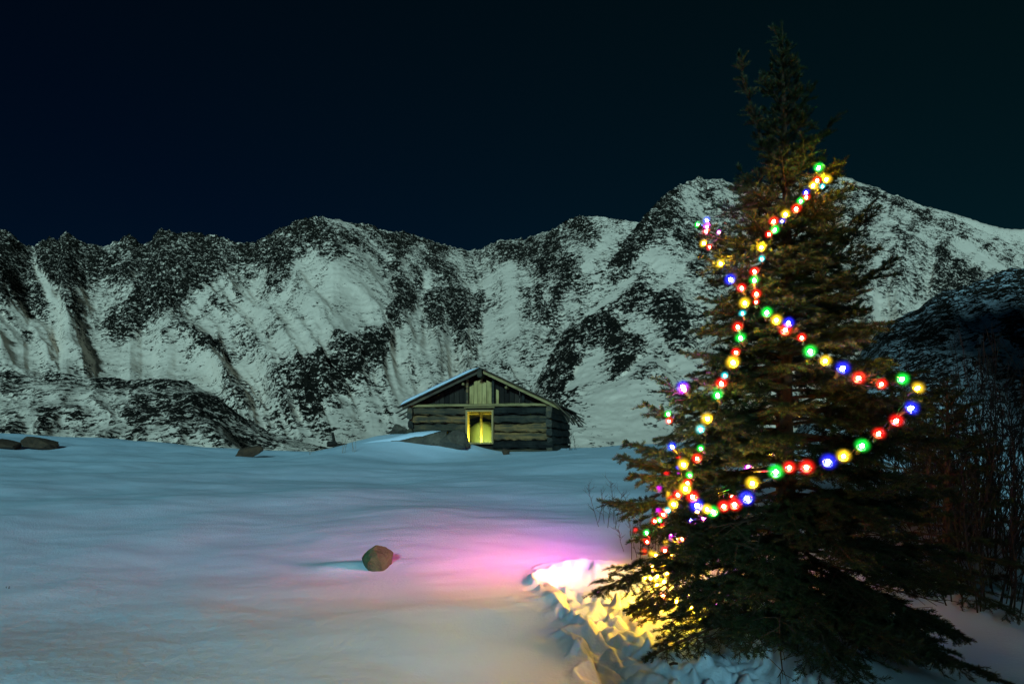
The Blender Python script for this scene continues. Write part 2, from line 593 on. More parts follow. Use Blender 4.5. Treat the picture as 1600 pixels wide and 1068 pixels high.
def fan_mountain(name, label, x0, x1, nc, nr, crest, Yc, Yf, zf, mat, blobs, spur_len=60., spur_amp=18., shear=None, crest_rough=3.0, bias=0.35,
                 gp=(0.4, 2.0), rough=2.5, seed=1, streak=0.35, fade=0.25, back=120., segs=()):
    """terrain sheet rising from a foot line to a crest line, then falling behind it; spurs and gullies run down the slope"""
    u = np.linspace(x0, x1, nc)
    cy = interp(crest)(u) + 0
    yc = Yc(u); yf = Yf(u)
    t = np.concatenate([np.linspace(0, 1, nr) ** 0.9, [1.02, 1.06, 1.15, 1.4]])
    T = t[:, None] * np.ones_like(u)[None, :]
    U = np.ones_like(t)[:, None] * u[None, :]
    Tc = np.clip(T, 0, 1)
    Y = yf + (yc - yf) * T
    zc = EYE + (HZ - cy) / F * yc
    g = gp[0] * Tc + (1 - gp[0]) * Tc ** gp[1]
    Z = zf + (zc - zf) * g
    X = (U - 800) / F * Y
    over = np.clip(T - 1, 0, None)
    Z = Z - over * back * 1.2
    py = HZ - F * (Z - EYE) / Y
    Xc = (U - 800) / F * yc                     # position along the range
    sh = shear(U) if shear is not None else 0
    slope_len = (yc - yf)
    q = (Xc + sh * (1 - Tc) * slope_len * 0.45) / spur_len
    q = q + 0.35 * fbm(Xc / spur_len * 0.8, Tc * 2.2, 3, seed=seed + 1)
    sp = ridged(q, Tc * 0.9 + 3.7, 3, 0.42, seed=seed + 2)
    wt = smooth(0.0, 0.35, Tc) * (fade + (1 - fade) * smooth(1.0, 0.72, Tc))
    spur_amp = spur_amp(U) if callable(spur_amp) else spur_amp
    dz = spur_amp * wt * sp
    dz = dz + 0.35 * spur_amp * wt * fbm(X / spur_len * 1.9, Y / spur_len * 1.9, 4, seed=seed + 5)
    gully = smooth(0.1, -0.5, sp)
    stk = fbm(q * 3.1, Tc * 3.0, 4, 0.6, seed=seed + 8)
    stk2 = ridged(q * 5.0 + 0.3 * fbm(q * 4, Tc * 9, 2, seed=seed + 4), Tc * 3.5, 3, 0.55, seed=seed + 11)
    iso = fbm(X / 42 * 60 / spur_len, (Z * 1.3 + Y * 0.4) / 42 * 60 / spur_len, 5, 0.6, seed=seed + 9)
    rock = np.clip(bias - 0.10 + 1.35 * streak * stk + 0.21 * stk2 + 0.36 * iso + 0.10 * sp - 0.14 * gully + 0.80 * blobfield(U, py, blobs) + segfield(U, py, segs), -0.16, 0.74)
    rm = smooth(0.3, 0.7, rock)
    rg = ridged(X / 9, (Z + Y * 0.5) / 9, 4, 0.6, seed=seed + 12)
    dz = dz + rough * (0.35 + rm) * rg * (0.3 + 0.7 * smooth(0, 0.2, Tc)) * np.where(T > 1, 0, 1)
    cr = crest_rough if not callable(crest_rough) else crest_rough(U)
    dz = dz + cr * smooth(0.86, 1.0, T) * ridged(Xc / 22, T * 0 + 1.3, 4, 0.6, seed=seed + 15)
    # rock ribs push towards the viewer, which gives ledges that hold snow
    rib = rough * 1.2 * rm * ridged(Xc / 14, Z / 8, 3, 0.55, seed=seed + 19)
    Yd = Y - rib
    Z = Z + dz
    me = np_mesh(name, np.stack([X, Yd, Z], -1).reshape(-1, 3), quads=grid_quads(*X.shape), smooth_sh=True, mats=[mat], attrs={'rock': rock})
    return tag(obj(name, me), label, kind='structure')


main_crest = [(-250, 330), (-100, 345), (0, 362), (20, 374), (45, 394), (62, 388), (80, 380), (92, 384), (98, 372), (104, 368), (113, 374), (135, 391), (160, 390),
              (188, 384), (203, 373), (222, 390), (238, 384), (250, 368), (262, 366), (275, 374), (300, 372), (340, 374), (372, 390), (400, 390),
              (430, 370), (470, 352), (500, 348), (530, 347), (560, 354), (600, 366), (640, 373), (680, 386), (720, 394), (750, 394), (780, 383),
              (820, 378), (870, 362), (900, 348), (925, 343), (960, 347), (990, 349), (1030, 356), (1080, 390), (1160, 430)]
main_blobs = [
    # cx, cy, rx, ry, angle, weight (rock positive, snow negative)
    (20, 430, 55, 55, 0, .45), (120, 425, 30, 45, 70, .40), (160, 410, 200, 22, 0, .38), (270, 470, 45, 22, -35, .42), (330, 410, 60, 30, 0, .28),
    (215, 480, 20, 25, 0, .3), (185, 510, 18, 18, 0, .30), (250, 425, 40, 22, 0, .30), (330, 550, 45, 12, 10, .38), (175, 530, 30, 20, 20, .3),
    (72, 450, 8, 45, -20, -.45), (60, 545, 110, 40, 0, -.30), (240, 575, 80, 22, 0, -.38), (440, 520, 60, 35, -35, -.22),
    (500, 365, 90, 22, 0, .32), (430, 410, 40, 28, -40, .22), (560, 400, 50, 18, -35, .10), (520, 480, 60, 35, -40, -.28), (590, 490, 30, 50, -50, -.25),
    (640, 420, 35, 22, -60, .15), (665, 395, 60, 14, 20, .22), (630, 470, 20, 40, -60, .28), (590, 560, 26, 42, -55, .32), (545, 590, 65, 24, -30, .40), (500, 600, 40, 20, -20, .30),
    (705, 490, 26, 45, -75, .30), (725, 530, 20, 30, 0, .24), (750, 430, 45, 40, 30, .10), (770, 540, 40, 40, 0, .02), (600, 640, 60, 40, 0, -.26), (640, 560, 28, 60, -70, -.28),
    (800, 440, 14, 60, 75, -.42), (790, 530, 18, 45, 90, -.35), (830, 410, 45, 25, 0, .28), (860, 430, 22, 50, -60, .36), (905, 370, 35, 22, 0, .34), (955, 385, 45, 10, -45, -.30),
    (920, 430, 14, 60, -50, -.25), (860, 520, 22, 50, -60, .2), (480, 660, 45, 30, 20, .15)]
main_segs = [
    (655, 392, 604, 450, 7, -.30), (572, 483, 528, 520, 16, -.30), (510, 535, 466, 564, 14, -.25), (794, 425, 802, 534, 11, -.45), (765, 500, 761, 567, 12, -.30), (615, 534, 619, 607, 15, -.35),
    (668, 436, 652, 501, 9, -.35), (619, 403, 634, 476, 14, .34), (634, 476, 604, 549, 16, .40), (604, 549, 539, 593, 20, .40), (688, 425, 703, 483, 13, .34), (703, 483, 721, 525, 14, .34), (447, 414, 422, 476, 12, .22),
    (455, 366, 553, 385, 11, .28), (626, 370, 692, 396, 9, .28), (953, 375, 916, 432, 8, -.35), (870, 370, 845, 450, 14, .3), (895, 420, 862, 490, 12, .3), (840, 470, 862, 540, 10, .25), (742, 430, 770, 520, 16, .10),
    (7, 429, 60, 482, 20, .36), (107, 376, 121, 447, 12, .36), (285, 468, 213, 518, 13, .44), (174, 518, 180, 508, 14, .36), (117, 493, 122, 500, 11, .34), (256, 539, 250, 560, 9, .34), (295, 562, 342, 557, 11, .40),
    (331, 404, 320, 454, 11, .34), (249, 450, 262, 456, 13, .36), (199, 383, 263, 376, 10, .30), (263, 376, 334, 383, 9, .26), (53, 411, 78, 479, 6, -.5), (349, 447, 299, 497, 7, -.40), (409, 432, 374, 518, 9, -.35), (327, 510, 318, 520, 15, -.4),
    (440, 440, 400, 520, 8, -.25), (480, 410, 440, 480, 7, -.22), (545, 420, 500, 480, 6, -.22), (160, 440, 150, 480, 8, -.2), (215, 440, 200, 470, 7, -.25), (470, 450, 420, 540, 9, .16), (530, 410, 470, 490, 6, .16)]
peak_segs = [
    (1064, 296, 1011, 354, 13, .36), (1011, 354, 957, 404, 11, .42), (957, 404, 899, 474, 10, .42), (899, 474, 862, 545, 10, .36), (1027, 391, 978, 453, 8, -.40), (978, 453, 924, 494, 8, -.40), (1085, 404, 1027, 478, 9, -.40),
    (920, 511, 974, 548, 15, .38), (994, 548, 970, 593, 13, .40), (1044, 498, 1068, 548, 13, .32), (937, 560, 887, 622, 11, -.5), (1011, 577, 978, 610, 11, -.45), (1000, 470, 960, 520, 8, .22), (1060, 440, 1030, 500, 8, .2),
    (1045, 350, 1010, 420, 9, .22), (880, 560, 872, 620, 14, .4), (1460, 410, 1520, 450, 16, .3), (1340, 300, 1440, 345, 7, .2), (1440, 345, 1580, 410, 8, .22), (1380, 360, 1460, 400, 8, -.25), (1500, 390, 1590, 440, 7, -.3)]
main_shear = interp([(-200, -0.6), (150, -0.35), (330, -0.9), (550, -0.7), (680, -0.3), (760, -0.05), (830, -0.2), (920, -0.5), (1100, -0.7)])
fan_mountain('mountain_range', 'long craggy snow-streaked mountain wall under the night sky', -260, 1150, 900, 400, main_crest,
             interp([(-250, 620), (200, 680), (520, 620), (740, 760), (950, 640), (1160, 600)]), interp([(-250, 150), (1160, 170)]), -6.0, M['range'], main_blobs,
             spur_len=70, spur_amp=10, shear=main_shear, crest_rough=lambda U: np.interp(U, [-200, 60, 330, 420, 1100], [3.6, 3.6, 4, 2.6, 2.6]), bias=0.30, rough=3.0, seed=3, segs=main_segs)

peak_crest = [(780, 700), (830, 615), (870, 545), (910, 480), (950, 422), (985, 374), (1005, 347), (1040, 309), (1062, 292), (1090, 287), (1130, 287), (1160, 293),
              (1200, 291), (1260, 283), (1305, 278), (1320, 279), (1350, 291), (1400, 311), (1450, 330), (1500, 352), (1550, 374), (1600, 394), (1700, 436), (1850, 490)]
peak_blobs = [(880, 600, 26, 36, 0, .50), (860, 560, 18, 30, 0, .25), (925, 520, 60, 16, -50, .30), (960, 560, 26, 26, 0, .38), (1005, 590, 38, 26, -20, .42), (1000, 450, 22, 60, -40, .24),
              (985, 400, 40, 12, -52, .38), (1060, 330, 48, 32, -30, .34), (1085, 390, 26, 30, 0, .30), (1060, 520, 40, 30, -30, .22), (1100, 440, 24, 50, -40, .1),
              (1075, 300, 22, 9, 0, -.30), (940, 620, 14, 50, -40, -.5), (1010, 540, 12, 55, -45, -.30), (1060, 460, 14, 60, -45, -.34), (970, 660, 80, 34, 0, -.5), (1040, 600, 50, 30, -30, -.34),
              (1110, 330, 30, 18, 0, -.12), (1480, 430, 60, 32, 15, .30), (1420, 470, 40, 20, 0, .22), (1400, 420, 50, 14, 15, -.18), (1380, 500, 40, 16, 0, -.24), (1400, 330, 90, 12, 24, .14),
              (1450, 360, 110, 12, 22, -.14), (1560, 420, 40, 10, 25, -.26), (1330, 340, 40, 50, 0, .12)]
fan_mountain('mountain_peak', 'broad snow-dusted scree peak rising behind the decorated spruce', 780, 1850, 640, 330, peak_crest,
             interp([(780, 240), (900, 310), (1000, 400), (1100, 480), (1320, 520), (1600, 500), (1850, 480)]), interp([(780, 120), (1850, 140)]), -6.0, M['peak'], peak_blobs,
             spur_len=46, spur_amp=interp([(780, 1.5), (960, 4), (1120, 11)]), shear=interp([(780, -0.9), (1100, -0.9), (1300, -0.2), (1500, 0.5), (1850, 0.6)]), crest_rough=1.6, bias=0.30, rough=2.2, seed=23, streak=0.4, segs=peak_segs)

fan_mountain('far_ridge', 'smooth white ridge far off at the end of the valley', 1330, 1900, 160, 60,
             [(1330, 345), (1400, 332), (1445, 326), (1480, 333), (1530, 350), (1570, 360), (1600, 362), (1700, 374), (1900, 400)],
             interp([(1300, 1300), (1900, 1300)]), interp([(1300, 700), (1900, 700)]), 40.0, M['range'], [(1500, 360, 80, 6, 18, .2)], spur_len=120, spur_amp=14, crest_rough=3, bias=0.02, rough=2, seed=41)

fan_mountain('moraine', 'low boulder-strewn moraine below the left cliffs', -260, 520, 420, 130,
             [(-260, 575), (-60, 586), (0, 588), (100, 591), (170, 604), (215, 604), (265, 601), (310, 612), (345, 632), (385, 668), (430, 690), (520, 712)],
             interp([(-260, 130), (520, 105)]), interp([(-260, 60), (520, 60)]), -3.0, M['moraine'],
             [(300, 655, 55, 30, 20, .40), (215, 640, 40, 16, 0, .16), (60, 595, 110, 8, 0, .20), (200, 610, 60, 6, 0, .28), (330, 690, 40, 8, 0, .2), (120, 640, 60, 24, 0, -.15), (430, 660, 40, 30, 0, .05),
              (40, 660, 70, 18, 0, -.1)],
             spur_len=24, spur_amp=2.2, crest_rough=0.7, bias=0.36, gp=(0.7, 1.6), rough=0.7, seed=57, back=30)

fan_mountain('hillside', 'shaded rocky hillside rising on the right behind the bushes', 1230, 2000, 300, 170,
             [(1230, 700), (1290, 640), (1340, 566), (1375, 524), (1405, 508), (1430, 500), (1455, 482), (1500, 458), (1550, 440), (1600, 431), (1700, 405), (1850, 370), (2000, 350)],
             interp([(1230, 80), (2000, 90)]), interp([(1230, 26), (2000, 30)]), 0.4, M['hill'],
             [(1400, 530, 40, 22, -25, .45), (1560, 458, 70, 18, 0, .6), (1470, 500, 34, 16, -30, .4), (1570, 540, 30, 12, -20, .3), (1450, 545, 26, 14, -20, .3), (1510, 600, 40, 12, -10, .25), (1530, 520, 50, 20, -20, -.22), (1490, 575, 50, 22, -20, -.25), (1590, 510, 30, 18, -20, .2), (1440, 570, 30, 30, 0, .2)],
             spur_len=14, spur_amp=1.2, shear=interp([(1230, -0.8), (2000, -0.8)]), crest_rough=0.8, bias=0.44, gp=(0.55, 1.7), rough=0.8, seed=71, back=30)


def build_shade_hill():
    """unseen slope added behind the viewpoint to keep the moon off the right-hand hillside"""
    ys = np.linspace(-75, -14, 60); xs = np.linspace(-4, 120, 100)
    Y, X = np.meshgrid(ys, xs, indexing='ij')
    h = 60 * smooth(-2, 26, X) * smooth(-14, -44, Y)
    z = -1.5 + h + 1.2 * fbm(X * 0.12, Y * 0.12, 4, seed=90) * smooth(4, 14, X)
    rock = 0.16 + 0.5 * fbm(X * 0.2, Y * 0.2, 4, seed=91)
    me = np_mesh('hill', np.stack([X, Y, z], -1).reshape(-1, 3), quads=grid_quads(*X.shape), smooth_sh=True, mats=[M['hill']], attrs={'rock': rock})
    tag(obj('hill', me), 'unseen snowy slope added behind the viewpoint to keep the moon off the right', kind='structure')


build_shade_hill()


# ------------------------------------------------------------------ log cabin
def log_mesh(length, h, d, axis=0, seed=0, segs=12, taper=0.0):
    """hewn log: rounded-square section, uneven along its length, centred on the origin"""
    r = np.random.default_rng(seed)
    n = 8
    s = np.linspace(-0.5, 0.5, segs + 1)
    th = np.arange(n) * 2 * math.pi / n + math.pi / 8
    prof_y = np.sign(np.cos(th)) * np.abs(np.cos(th)) ** 0.55; prof_z = np.sign(np.sin(th)) * np.abs(np.sin(th)) ** 0.55
    v = np.zeros((segs + 1, n, 3))
    wob_y = 0.12 * d * fbm(s * length * 1.1 + seed * 3.3, s * 0 + seed, 3, seed=seed)
    wob_z = 0.17 * h * fbm(s * length * 0.9 + seed * 5.1, s * 0 + seed + 4, 3, seed=seed + 1)
    for i in range(segs + 1):
        k = 1 + taper * s[i]
        jit = 1 + 0.11 * r.standard_normal(n)
        v[i, :, 0] = s[i] * length + (0.02 * r.standard_normal(n) if i in (0, segs) else 0)
        v[i, :, 1] = prof_y * d / 2 * k * jit + wob_y[i]
        v[i, :, 2] = prof_z * h / 2 * k * jit + wob_z[i]
    if axis == 1: v = v[:, :, [1, 0, 2]] * np.array([-1, 1, 1])
    if axis == 2: v = v[:, :, [2, 1, 0]] * np.array([-1, 1, 1])
    vv = v.reshape(-1, 3)
    mb = MB()
    f = []
    for i in range(segs):
        for k in range(n):
            k2 = (k + 1) % n
            f.append((i * n + k, i * n + k2, (i + 1) * n + k2, (i + 1) * n + k))
    f.append(tuple(reversed(range(n)))); f.append(tuple(segs * n + k for k in range(n)))
    mb.add(vv, f)
    return mb


CX, CY = -1.17, 24.5
CZ = EYE - 22 * CY / F
YAW = R(-11)
cabin = empty('log_cabin', (CX, CY, CZ), YAW, 'weathered log cabin with a snowy gable roof and one lit window', 'cabin')
W2, DEP, HW = 2.63, 5.4, 1.90
NCOURSE = 7
ch = (HW - 0.10 + 0.35) / NCOURSE
win = (-0.43, 0.47, 0.50, 1.62)       # x0, x1, z0, z1


def wall_part(name, mat, label=None):
    m = MB().box(-0.01, 0.01, -0.01, 0.01, -0.01, 0.01)
    o = bpy.data.objects.new(name, None)
    return o


front = MB().box(-W2 + 0.12, win[0] - 0.06, 0.02, 0.08, -0.4, HW).box(win[1] + 0.06, W2 - 0.12, 0.02, 0.08, -0.4, HW) \
    .box(win[0] - 0.055, win[1] + 0.055, 0.021, 0.079, -0.4, win[2] - 0.06).box(win[0] - 0.055, win[1] + 0.055, 0.021, 0.079, win[3] + 0.07, HW) \
    .build('front_wall', M['dark_board'], cabin)
side_r = MB().box(W2 - 0.115, W2 - 0.05, 0.1, DEP - 0.1, -0.4, HW).build('side_wall', M['dark_board'], cabin)
side_l = MB().box(-W2 + 0.05, -W2 + 0.115, 0.1, DEP - 0.1, -0.4, HW).build('side_wall', M['dark_board'], cabin)
back = MB().box(-W2 + 0.12, W2 - 0.12, DEP - 0.1, DEP - 0.05, -0.4, HW).build('back_wall', M['dark_board'], cabin)

sd = 100
for c in range(NCOURSE):
    z = -0.35 + ch * (c + 0.5)
    sd += 1
    hh = ch * random.uniform(0.84, 0.98)
    top = False
    spans = [(-W2 - random.uniform(0.0, 0.10), W2 + random.uniform(-0.05, 0.08))]
    if z + ch / 2 > win[2] + 0.03 and z - ch / 2 < win[3] + 0.02:
        spans = [(spans[0][0], win[0] - 0.085), (win[1] + 0.085, spans[0][1])]
    for (a, b) in spans:
        sd += 1
        log_mesh(b - a, hh, 0.24, 0, sd, 14, random.uniform(-.12, .12)).build('log', M['plate'] if top else M['log'], front, loc=((a + b) / 2, -0.06 + random.uniform(-.02, .02), z))
    for (wall, xx, mt) in ((side_r, W2 + 0.03, M['log_y']), (side_l, -W2 - 0.03, M['log_y'])):
        sd += 1
        e0 = random.uniform(0.18, 0.34) if xx < 0 else random.uniform(0.16, 0.55)
        log_mesh(DEP + e0 + 0.2, hh, 0.22, 1, sd, 10).build('log', mt, wall, loc=(xx - math.copysign(0.06, xx), (DEP - e0 + 0.2) / 2, z + ch * 0.46 if c < NCOURSE - 1 else z + 0.02))
    sd += 1
    log_mesh(2 * W2, hh, 0.22, 0, sd, 8).build('log', M['log'], back, loc=(0, DEP - 0.22, z))
    sd += 1
    log_mesh(2 * W2, hh, 0.18, 0, sd, 8).build('log', M['log'], back, loc=(0, DEP + 0.06, z))

log_mesh(2 * W2 + 0.1, 0.105, 0.30, 0, 501, 16).build('plate_log', M['plate'], front, loc=(0, -0.07, HW - 0.052))
MB().box(-W2 + 0.12, W2 - 0.12, 0.1, DEP - 0.12, 0.10, 0.16).build('floor', M['inner_board'], cabin)
for k in range(9):
    MB().box(-W2 + 0.13, W2 - 0.13, 0.10 + k * 0.58, 0.10 + k * 0.58 + 0.56, HW - 0.02, HW + 0.02).build('ceiling_board', M['inner_board'], cabin)

# window: frame pieces, mullion, panes
wx0, wx1, wz0, wz1 = win
wf = MB().box(wx0 - 0.07, wx0, -0.20, 0.10, wz0 - 0.06, wz1 + 0.06).build('window', M['frame'], cabin)
MB().box(wx1, wx1 + 0.07, -0.20, 0.10, wz0 - 0.06, wz1 + 0.06).build('jamb', M['frame'], wf)
MB().box(wx0, wx1, -0.198, 0.10, wz1, wz1 + 0.06).build('lintel', M['frame'], wf)
MB().box(wx0, wx1, -0.21, 0.10, wz0 - 0.06, wz0).build('sill', M['frame'], wf)
MB().box(wx0 - 0.12, wx1 + 0.12, -0.205, -0.16, wz1 + 0.13, wz1 + 0.165).build('drip_board', M['plate'], wf)
kg = NT('old_window_glass')
kg.t.nodes.remove(kg.b)
_tr = kg.n('ShaderNodeBsdfTransparent'); _tr.inputs[0].default_value = (0.92, 0.95, 0.88, 1)
_gl = kg.n('ShaderNodeBsdfGlossy', Roughness=0.08)
_mx = kg.n('ShaderNodeMixShader'); _mx.inputs[0].default_value = 0.05
kg.l(_tr.outputs[0], _mx.inputs[1]); kg.l(_gl.outputs[0], _mx.inputs[2]); kg.l(_mx.outputs[0], kg.out.inputs['Surface'])
for (a, b) in ((wx0, wx1),):
    MB().box(a, b, 0.022, 0.027, wz0, wz1).build('pane', kg.m, wf)

# gable
RZ, RX = 3.16, 0.10              # ridge
EL, ER = (-2.95, 1.80), (3.15, 1.70)
sl_l = (RZ - EL[1]) / (RX - EL[0]); sl_r = (RZ - ER[1]) / (ER[0] - RX)


def roof_z(x): return RZ - (RX - x) * sl_l if x < RX else RZ - (x - RX) * sl_r


def slab(x0, x1, y0, y1, t, lift=0.0):
    """piece of roof between two x, following the slope"""
    m = MB()
    v = []
    for (x, y) in ((x0, y0), (x1, y0), (x1, y1), (x0, y1)):
        v.append((x, y, roof_z(x) + lift))
    for (x, y) in ((x0, y0), (x1, y0), (x1, y1), (x0, y1)):
        v.append((x, y, roof_z(x) + lift + t))
    return m.add(v, [(3, 2, 1, 0), (4, 5, 6, 7), (0, 1, 5, 4), (1, 2, 6, 5), (2, 3, 7, 6), (3, 0, 4, 7)])


def gable_board(x0, x1, y, mat, zb=HW + 0.01, cut=0.0):
    zt0, zt1 = roof_z(x0) - 0.06 - cut, roof_z(x1) - 0.06 - cut
    m = MB()
    v = [(x0, y, zb), (x1, y, zb), (x1, y, zt1), (x0, y, zt0)]
    v += [(a, y + 0.03, c) for a, b, c in v]
    m.add(v, [(0, 1, 2, 3), (7, 6, 5, 4), (0, 4, 5, 1), (1, 5, 6, 2), (2, 6, 7, 3), (3, 7, 4, 0)])
    return m.build('gable_board', mat, cabin)


xb = -0.40
for k, wd in enumerate((0.17, 0.13, 0.19, 0.15, 0.20)):
    o = gable_board(xb, xb + wd - 0.012, 0.0, M['board'], cut=0.24 + (0.10, 0.0, 0.03, 0.12, 0.02)[k])
    o['label'] = 'pale yellow gable board'
    xb += wd
gable_board(0.60, 0.70, 0.0, M['board'], cut=0.42)['label'] = 'narrow pale gable board'
for xk in np.arange(-2.35, 2.5, 0.19):                # dark boards set back on both sides and behind
    if -0.45 < xk < 0.40: continue
    gable_board(xk, xk + 0.175, 0.16, M['dark_board'], cut=0.02 + random.uniform(0, 0.05))
for xk in np.arange(-2.35, 2.5, 0.19):
    gable_board(xk, xk + 0.18, DEP - 0.05, M['dark_board'], cut=0.02)
for xp in (-0.47, 0.50, 1.62):
    MB().box(xp - 0.04, xp + 0.04, -0.07, 0.05, HW + 0.01, roof_z(xp) - 0.08).build('gable_post', M['log'], cabin)
for xp in (-0.58, 1.02):
    log_mesh(0.5, 0.09, 0.09, 1, 900 + int(xp * 10), 2).build('purlin', M['plate'], cabin, loc=(xp, -0.02, roof_z(xp) - 0.24))
log_mesh(DEP + 0.9, 0.30, 0.17, 1, 77, 6).build('ridge_beam', M['log'], cabin, loc=(RX, DEP / 2 - 0.05, RZ - 0.18))


def rafter(x0, x1, y, mat, w=0.07, d=0.13):
    m = MB()
    v = []
    for x in (x0, x1):
        for yy in (y, y + w):
            for zz in (-d - 0.005, -0.005): v.append((x, yy, roof_z(x) + zz))
    m.add(v, [(0, 1, 3, 2), (4, 6, 7, 5), (0, 4, 5, 1), (2, 3, 7, 6), (0, 2, 6, 4), (1, 5, 7, 3)])
    return m.build('rafter', mat, cabin)


for yk in (-0.36, 1.2, 2.7, 4.2, 5.6):
    rafter(EL[0] + 0.08, RX - 0.1, yk, M['roof_wood'])
    rafter(RX + 0.1, ER[0] - 0.15, yk, M['plate'] if yk < 0 else M['roof_wood'])
# roof boards, laid from ridge to eave, ends ragged
ystep = 0.24
nb = int((DEP + 1.0) / ystep)
for k in range(nb):
    y0 = -0.50 + k * ystep
    o = slab(EL[0] - random.uniform(-0.12, 0.10), RX - 0.005, y0, y0 + ystep - 0.015, 0.03).build('roof_board', M['roof_wood'], cabin)
    xe = ER[0] + random.uniform(-0.25, 0.20)
    o = slab(RX + 0.005, xe, y0, y0 + ystep - 0.015, 0.03, random.uniform(0.0, 0.012)).build('roof_board', M['roof_wood'], cabin)
# loose boards sticking out at the right eave and the left corner
for k in range(16):
    yk = -0.45 + k * 0.37
    o = MB().box(-0.5, 0.5, -0.08, 0.08, -0.015, 0.015).build('loose_board', M['roof_wood'], cabin, loc=(ER[0] - 0.12, yk, ER[1] - 0.02 - 0.05 * k % 0.2), rot=(random.uniform(-.2, .2), math.atan(sl_r) + random.uniform(0.05, .6), random.uniform(-.2, .2)))
for k in range(3):
    MB().box(-0.32, 0.32, -0.07, 0.07, -0.014, 0.014).build('loose_board', M['roof_wood'], cabin, loc=(EL[0] + 0.12, -0.35 + k * 0.3, EL[1] - 0.08 - 0.10 * k), rot=(0.05, -math.atan(sl_l) - 0.05, random.uniform(-.1, .1)))


def roof_snow():
    nx, ny = 26, 30
    xs = np.linspace(EL[0] + 0.05, RX - 0.02, nx); ys = np.linspace(-0.53, DEP + 0.5, ny)
    XX, YY = np.meshgrid(xs, ys, indexing='ij')
    base = RZ - (RX - XX) * sl_l + 0.034
    ex = smooth(0, 0.18, XX - xs[0]) * (0.08 + 0.92 * smooth(0, 0.5, xs[-1] - XX)); ey = smooth(0, 0.10, YY - ys[0]) * 0.35 + 0.65
    th = 0.15 * ex * ey + 0.025 * fbm(XX * 1.5, YY * 1.5, 3, seed=31) * ex
    top = np.stack([XX, YY, base + np.clip(th, 0.004, None)], -1).reshape(-1, 3)
    bot = np.stack([XX, YY, base], -1).reshape(-1, 3)
    q = grid_quads(nx, ny); n = nx * ny
    rim = [i * ny for i in range(nx)] + [(nx - 1) * ny + j for j in range(1, ny)] + [i * ny + ny - 1 for i in range(nx - 2, -1, -1)] + list(range(ny - 2, 0, -1))
    rq = [(rim[i], rim[(i + 1) % len(rim)], rim[(i + 1) % len(rim)] + n, rim[i] + n) for i in range(len(rim))]
    me = np_mesh('roof_snow', np.concatenate([top, bot]), quads=np.concatenate([q[:, ::-1], q + n, np.array(rq)]), mats=[M['snow']], smooth_sh=False)
    obj('roof_snow', me, cabin)


roof_snow()

# lantern standing inside the cabin
_c, _s = math.cos(YAW), math.sin(YAW)


def cab(x, y, z): return (CX + x * _c - y * _s, CY + x * _s + y * _c, CZ + z)


# bare post and beam inside, lit by the lantern on the floor
log_mesh(HW - 0.2, 0.085, 0.085, 2, 55, 6).build('inner_post', M['plate'], cabin, loc=(-0.16, 0.85, 0.16 + (HW - 0.2) / 2))
log_mesh(3.2, 0.10, 0.10, 0, 56, 6).build('inner_beam', M['plate'], cabin, loc=(0.2, 1.0, 1.605), rot=(0, 0.008, 0))
def inner_drift():
    xs = np.linspace(-2.3, 2.3, 40); ys = np.linspace(2.6, 5.0, 16)
    XX, YY = np.meshgrid(xs, ys, indexing='ij')
    zz = 0.17 + 1.22 * np.exp(-0.5 * (((XX + 0.95) / 0.72) ** 2)) * smooth(2.6, 4.2, YY) + 0.08 * fbm(XX * 2, YY * 2, 3, seed=8)
    o = obj('snow_drift', np_mesh('snow_drift', np.stack([XX, YY, zz], -1).reshape(-1, 3), quads=grid_quads(40, 16), smooth_sh=True, mats=[M['snow']]), None, (CX, CY, CZ), (0, 0, YAW))
    tag(o, 'rounded drift of blown-in snow inside the cabin, seen through the lit window', 'snow drift')
inner_drift()
lan = empty('lantern', cab(0.05, 0.42, 0.163), YAW, 'lit lantern on the cabin floor just inside the window', 'lantern')
MB().lathe([(0.07, 0.0), (0.075, 0.02), (0.05, 0.05)], 10).build('base', M['iron'], lan)
MB().lathe([(0.028, 0.055), (0.04, 0.09), (0.04, 0.13), (0.026, 0.17)], 10).build('flame_glass', mat_emit('lantern_glow', (1.0, 0.88, 0.12), 6000.0), lan, sm=True)
MB().lathe([(0.05, 0.18), (0.055, 0.19), (0.02, 0.23)], 10).build('cap', M['iron'], lan)
MB().tube([(0.07, 0, 0.02), (0.085, 0, 0.15), (0.05, 0, 0.27), (0, 0, 0.30), (-0.05, 0, 0.27), (-0.085, 0, 0.15), (-0.07, 0, 0.02)], [0.004] * 7, 5).build('handle', M['iron'], lan)


# ------------------------------------------------------------------ rocks, logs and small things on the snow
def rock_mesh(name, sx, sy, sz, mat, seed, flat=0.3, rough=0.35, sub=4):
    import bmesh
    bm = bmesh.new()
    bmesh.ops.create_icosphere(bm, subdivisions=sub, radius=1)
    v = np.array([p.co[:] for p in bm.verts])
    r = np.random.default_rng(seed)
    for k in range(11):                       # facets cut by random planes
        n = r.standard_normal(3); n /= np.linalg.norm(n)
        d = r.uniform(0.48, 0.85)
        t = v @ n - d
        v = v - np.where(t > 0, t, 0)[:, None] * n * 0.92
    nz = fbm(v[:, 0] * 2.3 + seed, v[:, 1] * 2.3 + v[:, 2] * 1.7, 4, seed=seed)
    v = v * (1 + rough * 0.35 * nz)[:, None]
    v = v * np.array([sx, sy, sz])
    for p, c in zip(bm.verts, v): p.co = c
    me = bpy.data.meshes.new(name)
    bm.to_mesh(me); bm.free()
    me.materials.append(mat)
    return me


